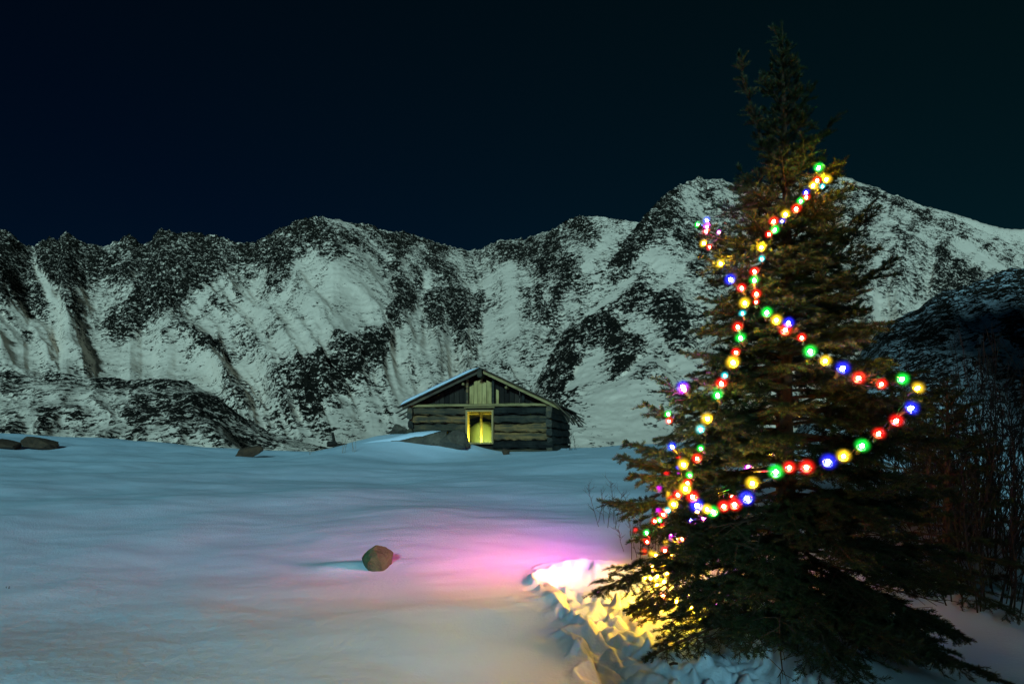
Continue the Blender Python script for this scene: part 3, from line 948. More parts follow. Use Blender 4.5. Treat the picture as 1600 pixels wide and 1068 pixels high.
def place_rock(name, px, Y, w, h, mat, seed, label, depth=None, sink=0.35, rz=0.0, cat='rock', group=None, tilt=0.0, zoff=0.0):
    X = (px - 800) / F * Y
    o = obj(name, rock_mesh(name, w / 2, (depth or w) / 2, h * 0.62, mat, seed), None, (X, Y, gz(X, Y) + h * (0.5 - sink) + zoff), (0, tilt, rz))
    return tag(o, label, cat, group)


place_rock('boulder', 592, 7.05, 0.38, 0.35, M['boulder'], 12, 'small mossy boulder alone on the smooth foreground snow', 0.32, 0.47, 0.55)
place_rock('rock', 10, 25.5, 1.35, 0.40, M['dark_rock'], 14, 'dark flat rock cut by the left edge of the snowfield', 0.9, 0.16, 0.0, group='rocks on the snow crest', tilt=0.10)
place_rock('rock', 66, 25.8, 1.45, 0.55, M['dark_rock'], 18, 'brown rock wedge poking from the snow beside the leftmost rock', 0.9, 0.16, 0.2, group='rocks on the snow crest', tilt=0.16)
place_rock('rock', 385, 25.5, 1.3, 0.42, M['dark_rock'], 19, 'dark slanting rock on the snow crest below the moraine', 0.8, 0.1, 0.1, group='rocks on the snow crest', tilt=-0.22)
place_rock('boulder', 713, 22.3, 1.15, 0.62, M['grey_rock'], 23, 'large rounded grey boulder in front of the cabin window', 0.95, 0.12, 0.3)
place_rock('rock', 790, 22.0, 0.34, 0.26, M['dark_rock'], 29, 'small dark stone in the snow below the cabin window', 0.3, 0.2, 0.1)
place_rock('rock', 622, 25.6, 1.0, 0.55, M['grey_rock'], 31, 'snow-capped rock heap against the left cabin corner', 0.9, 0.0, 0.1)


def fallen_log():
    a = Vector(((566 - 800) / F * 22.8, 22.8, 0)); b = Vector(((700 - 800) / F * 22.5, 22.5, 0))
    a.z = gz(a.x, a.y) - 0.22; b.z = EYE + (HZ - 687) / F * 22.5
    t = empty('fallen_log', a, 0, 'thick fallen log capped with snow leaning up to the grey boulder', 'log')
    d = b - a
    pts = [d * s for s in np.linspace(0, 1, 12)]
    MB().tube([p + Vector((0, 0, 0.012 * math.sin(i * 2.1))) for i, p in enumerate(pts)], [0.14 + 0.20 * i / 11 + 0.006 * math.sin(i * 3.7) for i in range(12)], 10).build('trunk', M['grey_rock'], t)
    # snow lying along its upper side
    v = []; n = 9
    for i, p in enumerate(pts):
        for k in range(n):
            th = math.pi * (k / (n - 1))
            rr = (0.16 + 0.23 * i / 11) * math.sqrt(1.02 - (i / 11) ** 6)
            v.append((p.x + 0.0, p.y + rr * math.cos(th) * 0.95, p.z + 0.06 + rr * (math.sin(th) * (1.05 + 0.05 * math.sin(i * 1.3)))))
    q = grid_quads(12, n)
    obj('snow_cap', np_mesh('snow_cap', np.array(v) + np.array([0, 0.10, 0.02]), quads=q, smooth_sh=True, mats=[M['snow']]), t)


fallen_log()


def broken_post():
    Y = 24.0; X = (530 - 800) / F * Y
    z = gz(X, Y)
    t = empty('broken_post', (X, Y, z), 0.1, 'dark leaning broken post with fallen planks left of the cabin', 'post')
    MB().tube([(-0.16, 0, -0.1), (-0.19, 0, 0.25), (-0.24, 0.02, 0.48)], [0.06, 0.055, 0.05], 7).build('post', M['dark_board'], t)
    MB().box(-0.42, 0.45, -0.09, 0.09, -0.05, 0.10).build('plank', M['dark_board'], t, rot=(0, 0.05, 0))
    MB().box(-0.40, -0.10, -0.14, 0.02, 0.06, 0.20).build('plank', M['dark_board'], t, rot=(0, -0.1, 0.2))


broken_post()


def stalks(name, px, Y, h, n, spread, label, mat, seed, cat='grass stalks', group=None, branchy=0.0):
    r = random.Random(seed)
    X = (px - 800) / F * Y
    t = empty(name, (X, Y, gz(X, Y)), 0, label, cat, group)
    for k in range(n):
        m = MB()
        bx, by = r.uniform(-spread, spread), r.uniform(-spread, spread)
        lean = Vector((r.uniform(-.25, .25), r.uniform(-.2, .2), 1))
        hh = h * r.uniform(0.55, 1.0)
        pts = [Vector((bx, by, -0.05)) + lean * hh * s + Vector((r.uniform(-.01, .01), 0, 0)) * 1 for s in (0, .3, .6, .85, 1.0)]
        rad = max(0.0022, 0.00016 * Y + 0.002)
        m.tube(pts, [rad, rad, rad * .9, rad * .8, rad * .5], 4)
        for j in range(int(4 + 8 * branchy)):
            i = r.randint(1, 3)
            p = pts[i].lerp(pts[i + 1], r.random())
            dd = Vector((r.uniform(-1, 1), r.uniform(-1, 1), r.uniform(.2, 1.2))).normalized() * hh * r.uniform(.06, .12 + .25 * branchy)
            q = p + dd
            m.tube([p, p + dd * .55 + Vector((0, 0, .01)), q], [rad * .7, rad * .6, rad * .4], 3)
            if branchy > 0.4:
                e = q + Vector((r.uniform(-1, 1), r.uniform(-1, 1), r.uniform(.2, 1))).normalized() * hh * .10
                m.tube([p + dd * .55, e], [rad * .5, rad * .35], 3)
        m.build('stem', mat, t)
    return t


stalks('dry_grass', 537, 21.5, 0.62, 3, 0.05, 'tall dry seed stalks standing left of the fallen log, left tuft', M['straw'], 3, group='dry stalks in the snow')
stalks('dry_grass', 553, 21.5, 0.55, 3, 0.05, 'tall dry seed stalks nearest to the fallen log', M['straw'], 4, group='dry stalks in the snow')
stalks('dry_grass', 484, 22.0, 0.28, 2, 0.05, 'short dry sprig left of the broken post on open snow', M['straw'], 5, group='dry stalks in the snow')
stalks('bare_shrub', 956, 8.8, 0.62, 9, 0.28, 'small bare twiggy shrub in the snow left of the decorated spruce', M['willow'], 6, cat='shrub', branchy=0.8)
stalks('bare_shrub', 1000, 7.4, 0.55, 9, 0.25, 'low leafless shrub partly behind the left boughs of the spruce', M['willow'], 8, cat='shrub', branchy=0.9)
stalks('bare_shrub', 893, 25.0, 0.75, 6, 0.22, 'thin bare twigs growing at the right cabin corner', M['willow'], 7, cat='shrub', branchy=0.6)
stalks('dead_sprig', 13, 6.6, 0.07, 4, 0.015, 'tiny dark sprig in the snow at the left foreground', M['willow'], 9, cat='sprig', branchy=0.3)


def fallen_twig(px, Y, L, rz, label):
    X = (px - 800) / F * Y
    o = MB().tube([(-L / 2, 0, 0), (0, 0.006, 0.006), (L / 2, -0.004, 0.004)], [0.010, 0.012, 0.008], 5).tube([(0, 0.006, 0.006), (0.02, 0.03, 0.012)], [0.004, 0.002], 4).build(
        'fallen_twig', M['bark'], None, loc=(X, Y, gz(X, Y) + 0.012), rot=(0, 0, rz))
    tag(o, label, 'twig', 'twigs dropped on the trampled snow')


fallen_twig(1052, 5.0, 0.07, 0.2, 'dark snapped twig on the trampled snow nearest to the spruce')
fallen_twig(968, 5.25, 0.05, -0.3, 'short dark twig on the trampled snow farther from the spruce')

# ------------------------------------------------------------------ spruces
def brush_template(nn=24, seed=0):
    """needles of one shoot 5 cm long along +z: rows of thin blades leaning forward"""
    r = np.random.default_rng(seed)
    s = np.linspace(0.02, 1.0, nn)
    ph = np.arange(nn) * 2.399 + r.uniform(0, 1, nn)
    ang = R(52) - R(22) * (s > 0.85) + r.uniform(-.15, .15, nn)
    return s, ph, ang


def shoots_to_mesh(name, P0, P1, mat, nlen=0.027, nw=0.0052, nn=26, seed=0, origin=(0, 0, 0)):
    r = np.random.default_rng(seed)
    P0 = np.asarray(P0); P1 = np.asarray(P1)
    n = len(P0)
    d = P1 - P0
    L = np.linalg.norm(d, axis=1, keepdims=True); L[L < 1e-6] = 1e-6
    t = d / L
    ref = np.where(np.abs(t[:, 2:3]) > 0.9, np.array([[1., 0, 0]]), np.array([[0., 0, 1]]))
    a = np.cross(t, ref); a /= np.linalg.norm(a, axis=1, keepdims=True)
    b = np.cross(t, a)
    s, ph, ang = brush_template(nn, seed)
    ph = ph[None, :] + r.uniform(0, 6.28, (n, 1))
    rad = (a[:, None, :] * np.cos(ph)[:, :, None] + b[:, None, :] * np.sin(ph)[:, :, None])
    base = P0[:, None, :] + d[:, None, :] * (s[None, :, None] + r.uniform(-.03, .03, (n, nn, 1)))
    dirn = rad * np.sin(ang)[None, :, None] + t[:, None, :] * np.cos(ang)[None, :, None]
    dirn[:, :, 2] += 0.18
    nl = nlen * r.uniform(0.75, 1.15, (n, nn, 1))
    tip = base + dirn * nl
    side = np.cross(dirn, np.broadcast_to(t[:, None, :], dirn.shape))
    sn = np.linalg.norm(side, axis=2, keepdims=True); sn[sn < 1e-6] = 1
    side = side / sn * nw / 2
    mid = base + dirn * nl * 0.45
    v = np.stack([base, mid + side, tip, mid - side], 2).reshape(-1, 3) - np.array(origin)
    k = np.arange(n * nn)[:, None] * 4
    q = k + np.array([[0, 1, 2, 3]])
    # shoot stems: three-sided
    m0 = len(v)
    sv = []
    for i in range(3):
        o = (a * math.cos(i * 2.094) + b * math.sin(i * 2.094)) * 0.0028
        sv += [P0 + o, P1 + o * 0.7]
    sv = np.stack(sv, 1).reshape(-1, 3) - np.array(origin)
    kk = m0 + np.arange(n)[:, None] * 6
    sq = np.concatenate([kk + np.array([[0, 1, 3, 2]]), kk + np.array([[2, 3, 5, 4]]), kk + np.array([[4, 5, 1, 0]])])
    idx = np.concatenate([np.zeros(len(q), int), np.ones(len(sq), int)])
    return np_mesh(name, np.concatenate([v, sv]), quads=np.concatenate([q, sq]), mats=[mat, M['twig']], mat_idx=idx)


def bough_shoots(path, r, dens=1.0, lat_max=0.42, droop=0.25, bare=0.12):
    """path: list of Vectors from trunk to tip. returns list of needle-covered shoots (p0, p1)"""
    P0, P1 = [], []
    wood = []
    n = len(path)
    seglen = [(path[i + 1] - path[i]).length for i in range(n - 1)]
    total = sum(seglen)
    cum = [0]
    for s in seglen: cum.append(cum[-1] + s)

    def at(s):
        s = min(max(s, 0), total * 0.9999)
        for i in range(n - 1):
            if cum[i + 1] >= s:
                f = (s - cum[i]) / seglen[i]
                return path[i].lerp(path[i + 1], f), (path[i + 1] - path[i]).normalized()
        return path[-1], (path[-1] - path[-2]).normalized()

    def add(p, q):
        d = q - p
        k = max(1, int(round(d.length / 0.055)))
        for j in range(k):
            P0.append(p + d * (j / k)); P1.append(p + d * ((j + 1) / k))
    s = total * max(bare, 0.3)
    while s < total - 0.01:
        p, t = at(s); q, _ = at(s + 0.055)
        add(p, q); s += 0.055
    up = Vector((0, 0, 1))
    s = total * bare
    step = 0.055 / dens
    side_sign = 1
    while s < total:
        p, t = at(s)
        side = t.cross(up)
        if side.length < 0.15: side = Vector((math.cos(s * 40), math.sin(s * 40), 0))
        side.normalize()
        rem = total - s
        ll = min(lat_max, 0.06 + 0.62 * rem) * r.uniform(0.6, 1.1) * (0.55 + 0.45 * min(1, s / (0.35 * total + 1e-6)))
        an = R(r.uniform(38, 62))
        tw = r.uniform(-0.55, 0.35)
        d = t * math.cos(an) + (side * side_sign * math.cos(tw) + up * math.sin(tw)) * math.sin(an)
        d.normalize()
        m = max(2, int(ll / 0.055))
        cur = p; pts = [cur]
        for j in range(m):
            dd = (d + Vector((0, 0, -droop * j / m * 0.8)) + Vector((r.uniform(-.09, .09), r.uniform(-.09, .09), r.uniform(-.07, .07)))).normalized()
            cur = cur + dd * (ll / m); pts.append(cur)
        for j in range(m):
            add(pts[j], pts[j + 1])
            if j < m - 0 and ll > 0.10:
                dd = (pts[j + 1] - pts[j]).normalized()
                sd2 = dd.cross(up)
                if sd2.length < 0.1: continue
                sd2.normalize()
                for sg in (-1, 1):
                    if r.random() < 0.82:
                        a2 = R(r.uniform(35, 60)); l3 = min(0.13, 0.035 + 0.40 * (ll * (1 - j / m))) * r.uniform(0.6, 1.1)
                        t3 = r.uniform(-0.7, 0.4)
                        d3 = dd * math.cos(a2) + (sd2 * sg * math.cos(t3) + up * math.sin(t3)) * math.sin(a2)
                        pp = pts[j].lerp(pts[j + 1], r.uniform(.2, .9))
                        add(pp, pp + d3.normalized() * l3)
        side_sign = -side_sign
        s += step * r.uniform(0.7, 1.3) * (0.75 if rem < 0.4 else 1.0)
    return P0, P1


def make_path(a, b, sag, n=9, tip_up=0.0):
    a = Vector(a); b = Vector(b)
    L = (b - a).length
    out = []
    for i in range(n):
        s = i / (n - 1)
        p = a.lerp(b, s)
        p.z += sag * L * 4 * s * (1 - s) * 0.5 + tip_up * L * (s ** 3 - s)
        out.append(p)
    return out


TX, TY = 2.05, 5.0
PXM = F / TY


def tp(px, py, dy=0.0):
    """point on the tree: photograph position taken at the tree's own distance plus dy"""
    Y = TY + dy
    return Vector(((px - 800) / F * Y, Y, EYE + (HZ - py) / F * Y))


R_of = interp([(-0.1, 1.20), (0.3, 1.38), (0.8, 1.32), (1.2, 1.22), (1.6, 1.12), (1.9, 0.98), (2.3, 0.76), (2.7, 0.66), (3.1, 0.58), (3.45, 0.44), (3.7, 0.26), (4.2, 0.20), (4.5, 0.10), (4.75, 0.0)])


def bulb_depth(px, py):
    """where the ray through this spot meets the crown of the tree"""
    best = None
    for Y in np.linspace(3.2, 5.6, 240):
        X = (px - 800) / F * Y; Z = EYE + (HZ - py) / F * Y
        d = math.hypot(X - TX, Y - TY)
        e = d - float(R_of(Z)) * 0.93
        if e <= 0: return Vector((X, Y, Z))
        if best is None or e < best[0]: best = (e, Vector((X, Y, Z)))
    return best[1]


STRINGS = [
    ('multicoloured bulb string spiralling from the spruce top round its right side', [
        (1278, 265, 'green', 1), (1289, 283, 'yellow', 1), (1285, 293, 'cyan', .6), (1276.5, 285, 'red', .9), (1269, 293, 'yellow', 1), (1259.5, 303, 'blue', .7), (1259.5, 311, 'red', .8),
        (1251.6, 316.5, 'green', .8), (1243.8, 329, 'red', 1), (1227.7, 338, 'yellow', 1), (1222, 347.6, 'blue', .6), (1208.8, 349, 'red', 1), (1210, 361, 'green', .9), (1203, 368, 'red', .8),
        (1190, 389, 'yellow', 1), (1191, 406, 'cyan', .7), (1180, 427, 'red', 1), (1179, 441, 'green', 1), (1182, 462, 'red', 1), (1181.6, 474, 'red', .7), (1198, 491, 'green', 1),
        (1213, 502, 'yellow', 1), (1231, 507.6, 'blue', 1), (1226, 518, 'red', 1.1), (1253, 530, 'red', .8), (1266.7, 551, 'green', 1.1), (1287.8, 566.6, 'yellow', 1), (1313.6, 579, 'blue', 1.2),
        (1339.8, 593, 'red', 1.1), (1376, 602, 'red', .9), (1405.8, 594, 'green', 1.1), (1430, 609, 'yellow', 1.1), (1419, 640, 'blue', 1.2), (1397.4, 660.5, 'red', 1.1), (1371, 680.5, 'red', 1),
        (1345, 699, 'green', 1.1), (1317.4, 715, 'yellow', 1.05), (1293, 723, 'blue', 1.2), (1260, 731.5, 'red', 1.15), (1233, 732, 'red', 1), (1212, 740, 'green', 1.2), (1177, 757.4, 'yellow', 1.1),
        (1168.3, 780, 'blue', 1.2), (1147.3, 790, 'red', 1.1), (1131.8, 792.5, 'red', 1), (1115.8, 801, 'green', 1), (1106, 797, 'yellow', .9), (1092, 792, 'blue', 1.2), (1084, 778, 'red', 1.1),
        (1073.4, 765, 'yellow', 1.15), (1075, 755.6, 'red', .8)]),
    ('multicoloured bulb string running down the left edge of the spruce', [
        (1092.4, 352, 'green', .8), (1106, 346, 'blue', .9), (1107, 356, 'magenta', 1), (1105.8, 363, 'red', 1), (1124.8, 364, 'magenta', .6), (1102, 382, 'yellow', 1), (1110.8, 387.5, 'red', .8),
        (1128, 414, 'yellow', 1), (1143.6, 439, 'blue', 1.2), (1160, 452.5, 'red', 1), (1165, 476, 'yellow', 1.15), (1161, 492, 'cyan', .7), (1154, 514, 'red', 1), (1158.5, 531, 'green', 1), (1150.7, 552, 'red', .8),
        (1147, 568.6, 'yellow', 1.2), (1134.4, 588, 'cyan', .7), (1128, 603, 'red', 1.1), (1122.6, 620.6, 'green', 1), (1108.5, 655.7, 'yellow', 1.1), (1097, 672.5, 'cyan', .9), (1096.6, 702, 'green', .7),
        (1090.7, 718, 'red', .9), (1070.8, 728, 'yellow', 1.1), (1079, 743.5, 'green', .7)]),
    ('multicoloured bulb string bunched in the lower left boughs of the spruce', [
        (1070, 606, 'blue', 1.2), (1071, 611, 'magenta', 1.2), (1045.9, 648.7, 'green', .8), (1046.7, 659, 'red', .7), (1052, 700, 'blue', .9), (1061, 775, 'red', .9), (1055.6, 788.6, 'yellow', 1),
        (1045.8, 798, 'cyan', .7), (1038, 805, 'red', .8), (1031.6, 813, 'green', .6), (1025, 815, 'red', .7), (1011.7, 834, 'green', .7), (1011.7, 847, 'red', .6)]),
]
BULBS = []
for lab, lst in STRINGS:
    BULBS.append([(bulb_depth(px, py), hue, sc * (0.85 if py < 480 else 0.95)) for (px, py, hue, sc) in lst])
# the strings go on round the back of the crown
_back = []
for k, hue in enumerate(['red', 'magenta', 'yellow', 'red', 'blue', 'yellow', 'magenta', 'red', 'yellow', 'green', 'red', 'blue', 'magenta', 'yellow', 'red', 'yellow', 'red', 'magenta']):
    az = R(126 - 3.4 * k); z = 0.62 + 0.055 * k + 0.08 * math.sin(k * 1.7)
    rr = float(R_of(z)) * 0.86
    _back.append((Vector((TX + rr * math.cos(az), TY + rr * math.sin(az), z)), hue, 1.1))
BULBS[1] += _back
_glow_lamps = [(1.30, 6.05, 1.30, 'red', 1), (1.22, 6.00, 1.16, 'magenta', 1), (1.45, 6.20, 1.25, 'red', 1), (1.36, 6.15, 1.05, 'red', 1), (1.20, 5.95, 0.95, 'magenta', 1), (1.26, 6.05, 0.86, 'red', 1), (1.32, 6.08, 1.12, 'yellow', 1), (1.28, 6.02, 0.98, 'yellow', 1), (1.40, 6.10, 1.20, 'blue', 1), (1.36, 6.04, 0.90, 'yellow', 1), (1.44, 6.16, 1.12, 'magenta', 1),  # unseen lamps added behind the low boughs to colour the snow
        (1.46, 6.90, 0.20, 'yellow', 3), (1.42, 7.05, 0.16, 'red', 3), (1.46, 7.25, 0.24, 'red', 3), (1.50, 6.95, 0.30, 'yellow', 3), (1.42, 7.55, 0.26, 'red', 3),
        (1.24, 6.05, 0.46, 'yellow', 0), (1.18, 6.1, 0.42, 'yellow', 0), (1.28, 6.0, 0.40, 'yellow', 0), (1.22, 6.16, 0.52, 'yellow', 0), (1.32, 6.02, 0.54, 'yellow', 0), (1.10, 6.05, 0.30, 'yellow', 0), (1.24, 5.92, 0.34, 'yellow', 0), (1.20, 6.02, 0.36, 'yellow', 0), (1.16, 6.12, 0.30, 'yellow', 0), (1.30, 5.96, 0.26, 'yellow', 0), (1.34, 5.85, 0.26, 'red', 0), (1.42, 5.72, 0.2, 'yellow', 0), (1.52, 5.62, 0.2, 'yellow', 0)]
BRIGHT = {}
for (bx, by, h, hue, br) in _glow_lamps:
    if br: BRIGHT[len(BULBS[2])] = br
    if h > 0.28 and by > 5.9: bx += 0.12
    BULBS[2].append((Vector((bx, by, gz(bx, by) + h)), hue, 1.0))
BP = np.array([list(p) for s in BULBS for (p, h, c) in s])
CAMP = np.array([0, 0, EYE])
_bv = CAMP - BP
_bl = np.linalg.norm(_bv, axis=1)
_bd = _bv / _bl[:, None]


def clear_of_bulbs(P0, P1):
    """needles do not grow through the bulbs, which hang on the outside of the crown"""
    m = (np.asarray(P0) + np.asarray(P1)) / 2
    ok = np.ones(len(m), bool)
    for i in range(len(BP)):
        rel = m - BP[i]
        s = rel @ _bd[i]
        perp = np.linalg.norm(rel - s[:, None] * _bd[i], axis=1)
        ok &= ~((s > -0.02) & (s < 2.5) & (perp < 0.030 + 0.008 * (s < 0.15)))
    return ok


def add_bough(root, path, r, seed, base_r, trim=True, **kw):
    o = Vector(path[0])
    P0, P1 = bough_shoots(path, r, **kw)
    P0 = np.array([list(p) for p in P0]); P1 = np.array([list(p) for p in P1])
    if trim:
        k = clear_of_bulbs(P0, P1)
        P0, P1 = P0[k], P1[k]
    n = len(path)
    m = MB().tube([p - o for p in path], [base_r * (1 - 0.85 * i / (n - 1)) for i in range(n)], 5)
    b = m.build('branch', M['bark'], root, loc=o - Vector(root.location))
    if len(P0):
        me = shoots_to_mesh('needles', P0, P1, M['needles'], seed=seed, origin=tuple(o))
        nd = obj('needles', me, b)
        nd['kind'] = 'stuff'
    return len(P0)


def dead_twigs(root, n, r, zr, rad):
    """bare dead twigs on the inner, lower part of a spruce"""
    for k in range(n):
        z = r.uniform(*zr); az = r.uniform(-2.9, -0.2)
        L = rad * r.uniform(.5, .95)
        a = Vector((TX, TY, z)) + Vector((math.cos(az), math.sin(az), 0)) * 0.06
        d = Vector((math.cos(az), math.sin(az), r.uniform(-.3, .1)))
        pts = [a + d * L * s + Vector((r.uniform(-.03, .03), r.uniform(-.03, .03), r.uniform(-.03, .03))) for s in (0, .25, .5, .75, 1)]
        m = MB()
        o = pts[0].copy()
        m.tube([p - o for p in pts], [.008, .006, .005, .004, .0025], 4)
        for j in range(9):
            i = r.randint(1, 3)
            p = pts[i].lerp(pts[i + 1], r.random())
            e = p + (d * .6 + Vector((r.uniform(-1, 1), r.uniform(-1, 1), r.uniform(-.7, .5)))).normalized() * r.uniform(.08, .3)
            m.tube([p - o, (p + e) / 2 - o + Vector((0, 0, .012)), e - o], [.003, .0025, .0016], 3)
        m.build('dead_twig', M['bark'], root, loc=o - Vector(root.location))


def main_spruce():
    r = random.Random(5)
    zb = gz(TX, TY) - 0.15
    root = empty('spruce_tree', (TX, TY, zb), 0, 'tall spruce wound with lit multicoloured Christmas bulbs beside trampled snow', 'tree')
    top = tp(1222, 35)
    tr = [Vector((TX, TY, zb))] + [Vector((TX + 0.02 * math.sin(k * 1.3) * (1 - k / 9), TY, zb + (top.z - zb) * k / 9)) for k in range(1, 9)]
    tr.append(top)
    tr[-2].x = (1224 - 800) / F * TY
    MB().tube([p - Vector((TX, TY, zb)) for p in tr], [0.085, 0.08, 0.074, 0.066, 0.056, 0.046, 0.035, 0.024, 0.013, 0.004], 9).build('trunk', M['bark'], root, sm=True)

    def trunk_at(z):
        for i in range(len(tr) - 1):
            if tr[i + 1].z >= z:
                return tr[i].lerp(tr[i + 1], (z - tr[i].z) / (tr[i + 1].z - tr[i].z))
        return tr[-1].copy()
    tot = 0
    # leader covered with needles
    tot += add_bough(root, [trunk_at(3.35), trunk_at(3.7), trunk_at(4.0), trunk_at(4.3), trunk_at(4.5), top], r, 1, 0.012, dens=0.55, lat_max=0.15, droop=-0.35, bare=0.02)
    # boughs read off the photograph: start height on the trunk, tip, distance offset, sag, tip upturn
    H = [
        (285, 1154, 86, 0.05, -0.10, 0.30), (255, 1303, 188, 0.05, -0.05, 0.1), (200, 1272, 132, 0.0, -0.05, 0.1), (175, 1190, 120, 0.05, 0, .1), (230, 1168, 170, 0.1, 0, 0.15), (160, 1250, 118, -0.05, 0, .1),
        (300, 1153, 262, 0.0, -0.15, 0.2), (330, 1318, 252, -0.12, -0.05, 0.1), (300, 1262, 228, -0.1, 0, .1), (350, 1150, 300, -0.05, 0, .1), (440, 1362, 318, 0.05, -0.12, 0.15), (480, 1392, 405, 0.1, -0.08, 0.12),
        (410, 1090, 352, -0.12, -0.05, 0.05), (455, 1094, 398, -0.10, 0.0, 0.05), (500, 1120, 470, -0.1, 0.05, 0.05), (540, 1360, 520, 0.15, 0.0, 0.05), (430, 1330, 440, 0.1, 0.05, .1), (570, 1072, 552, -0.1, 0.05, 0.05),
        (580, 1060, 600, -0.15, 0.0, 0.0), (660, 1028, 592, -0.2, -0.05, 0.12), (690, 1006, 628, -0.15, -0.05, 0.1), (720, 976, 690, -0.1, 0.0, 0.1), (760, 968, 716, -0.2, 0.05, 0.1), (740, 985, 740, -0.35, 0.05, 0.1),
        (800, 942, 784, -0.2, 0.08, 0.08), (830, 985, 845, -0.3, 0.12, 0.0), (850, 921, 928, -0.25, 0.22, 0.12), (860, 985, 958, -0.4, 0.25, 0.0), (880, 1085, 955, -0.6, 0.2, 0.0), (900, 1150, 1010, -0.7, 0.2, 0.05),
        (650, 1478, 612, -0.05, 0.05, 0.1), (690, 1500, 690, 0.1, 0.1, 0.1), (740, 1470, 660, -0.15, 0.1, 0.1), (820, 1500, 760, 0.0, 0.1, .1), (790, 1400, 765, -0.9, 0.12, 0.1), (860, 1520, 870, 0.0, 0.15, .08), (900, 1512, 1000, -0.2, 0.2, 0.08),
        (900, 1480, 1040, -0.5, 0.2, 0.05), (880, 1400, 1030, -0.8, 0.2, 0.05), (880, 1300, 1040, -0.9, 0.2, 0.05), (600, 1440, 580, 0.05, 0.05, 0.1), (640, 1380, 560, 0.2, 0.0, 0.1), (560, 1345, 470, 0.15, 0, .1)]
    for k, (ys, px, py, dy, sag, tu) in enumerate(H):
        a = trunk_at(EYE + (HZ - ys) / PXM)
        b = tp(px, py, dy)
        L = (b - a).length
        if ys < 300: kw = dict(dens=0.7, lat_max=0.13, droop=-0.15, bare=0.15)
        elif ys < 560: kw = dict(dens=0.9, lat_max=0.26, droop=0.0, bare=0.12)
        else: kw = dict(dens=1.15, lat_max=0.42, droop=0.35, bare=0.2)
        tot += add_bough(root, make_path(a, b, sag, 9, tu), r, 10 + k, 0.008 + 0.010 * L, **kw)
    # the rest of the crown, whorl by whorl
    z = 0.28; k = 0
    while z < 4.45:
        az = k * 2.39996 + r.uniform(-.3, .3)
        L = float(R_of(z)) * r.uniform(0.74, 1.0)
        el = np.interp(z, [0.2, 1.2, 2.2, 3.2, 4.4], [-0.26, -0.18, 0.02, 0.35, 0.85]) + r.uniform(-.12, .12)
        a = trunk_at(z)
        b = a + Vector((math.cos(az) * math.cos(el), math.sin(az) * math.cos(el), math.sin(el))) * L
        if z > 3.3: kw = dict(dens=1.0, lat_max=0.15, droop=-0.15, bare=0.12)
        elif z > 2.2: kw = dict(dens=1.2, lat_max=0.32, droop=0.0, bare=0.15)
        else: kw = dict(dens=1.1 if math.sin(az) < 0.3 else 0.6, lat_max=0.40, droop=0.35, bare=0.28)
        tot += add_bough(root, make_path(a, b, 0.06 if z > 2.5 else 0.14, 8, 0.10), r, 200 + k, 0.006 + 0.011 * L, **kw)
        z += np.interp(z, [0.2, 1.5, 2.5, 3.5, 4.4], [0.026, 0.021, 0.018, 0.022, 0.034]); k += 1
    dead_twigs(root, 16, r, (0.15, 1.1), 1.1)
    print('shoots', tot)
    return root


main_spruce()


def small_spruce(px, Y, top_py, rad, seed, label, n=34):
    r = random.Random(seed)
    X = (px - 800) / F * Y
    zb = gz(X, Y) - 0.1
    zt = EYE + (HZ - top_py) / F * Y
    root = empty('spruce_tree', (X, Y, zb), 0, label, 'tree')
    MB().tube([(0, 0, 0), (0.01, 0, (zt - zb) * .5), (0, 0, zt - zb)], [0.06, 0.04, 0.005], 7).build('trunk', M['bark'], root)
    for k in range(n):
        f = k / (n - 1)
        z = zb + 0.15 + (zt - zb - 0.2) * f
        L = rad * (1.0 - f) ** 0.75 * r.uniform(.75, 1.1) + 0.08
        az = k * 2.39996; el = -0.2 + 0.9 * f
        a = Vector((X, Y, z))
        b = a + Vector((math.cos(az) * math.cos(el), math.sin(az) * math.cos(el), math.sin(el))) * L
        add_bough(root, make_path(a, b, .1, 6, .1), r, seed * 50 + k, .006 + .01 * L, trim=False, dens=0.6, lat_max=.34, droop=.25, bare=.15)
    return root


small_spruce(1480, 6.7, 590, 0.95, 61, 'dark unlit young spruce behind the right side of the decorated one', 58)


def shade_spruce(x, y, h, rad, seed, label):
    """unseen spruce added behind the viewpoint to shade the decorated tree and the snow"""
    r = np.random.default_rng(seed)
    zb = gz(x, y) - 0.2
    root = empty('spruce_tree', (x, y, zb), 0, label, 'tree')  # added shade caster, out of view
    MB().tube([(0, 0, 0), (0.03, 0, h * .5), (0, 0, h)], [0.14, 0.08, 0.01], 8).build('trunk', M['bark'], root)
    n = 2600
    t = r.uniform(0.04, 1.0, n) ** 1.15
    az = r.uniform(0, 6.283, n); rr = rad * (1 - t) ** 0.85 * np.sqrt(r.uniform(0.05, 1, n)) + 0.05
    c = np.stack([rr * np.cos(az), rr * np.sin(az), t * h - 0.15 * rr], -1)
    out = np.stack([np.cos(az), np.sin(az), -0.25 + 0 * az], -1); sd = np.stack([-np.sin(az), np.cos(az), 0.25 * r.standard_normal(n)], -1)
    L = r.uniform(.18, .36, (n, 1)); W = r.uniform(.05, .11, (n, 1))
    v = np.stack([c - out * L * .5, c + sd * W, c + out * L, c - sd * W], 1).reshape(-1, 3)
    q = np.arange(n)[:, None] * 4 + np.arange(4)[None, :]
    obj('crown', np_mesh('crown', v, quads=q, mats=[M['needles']]), root)


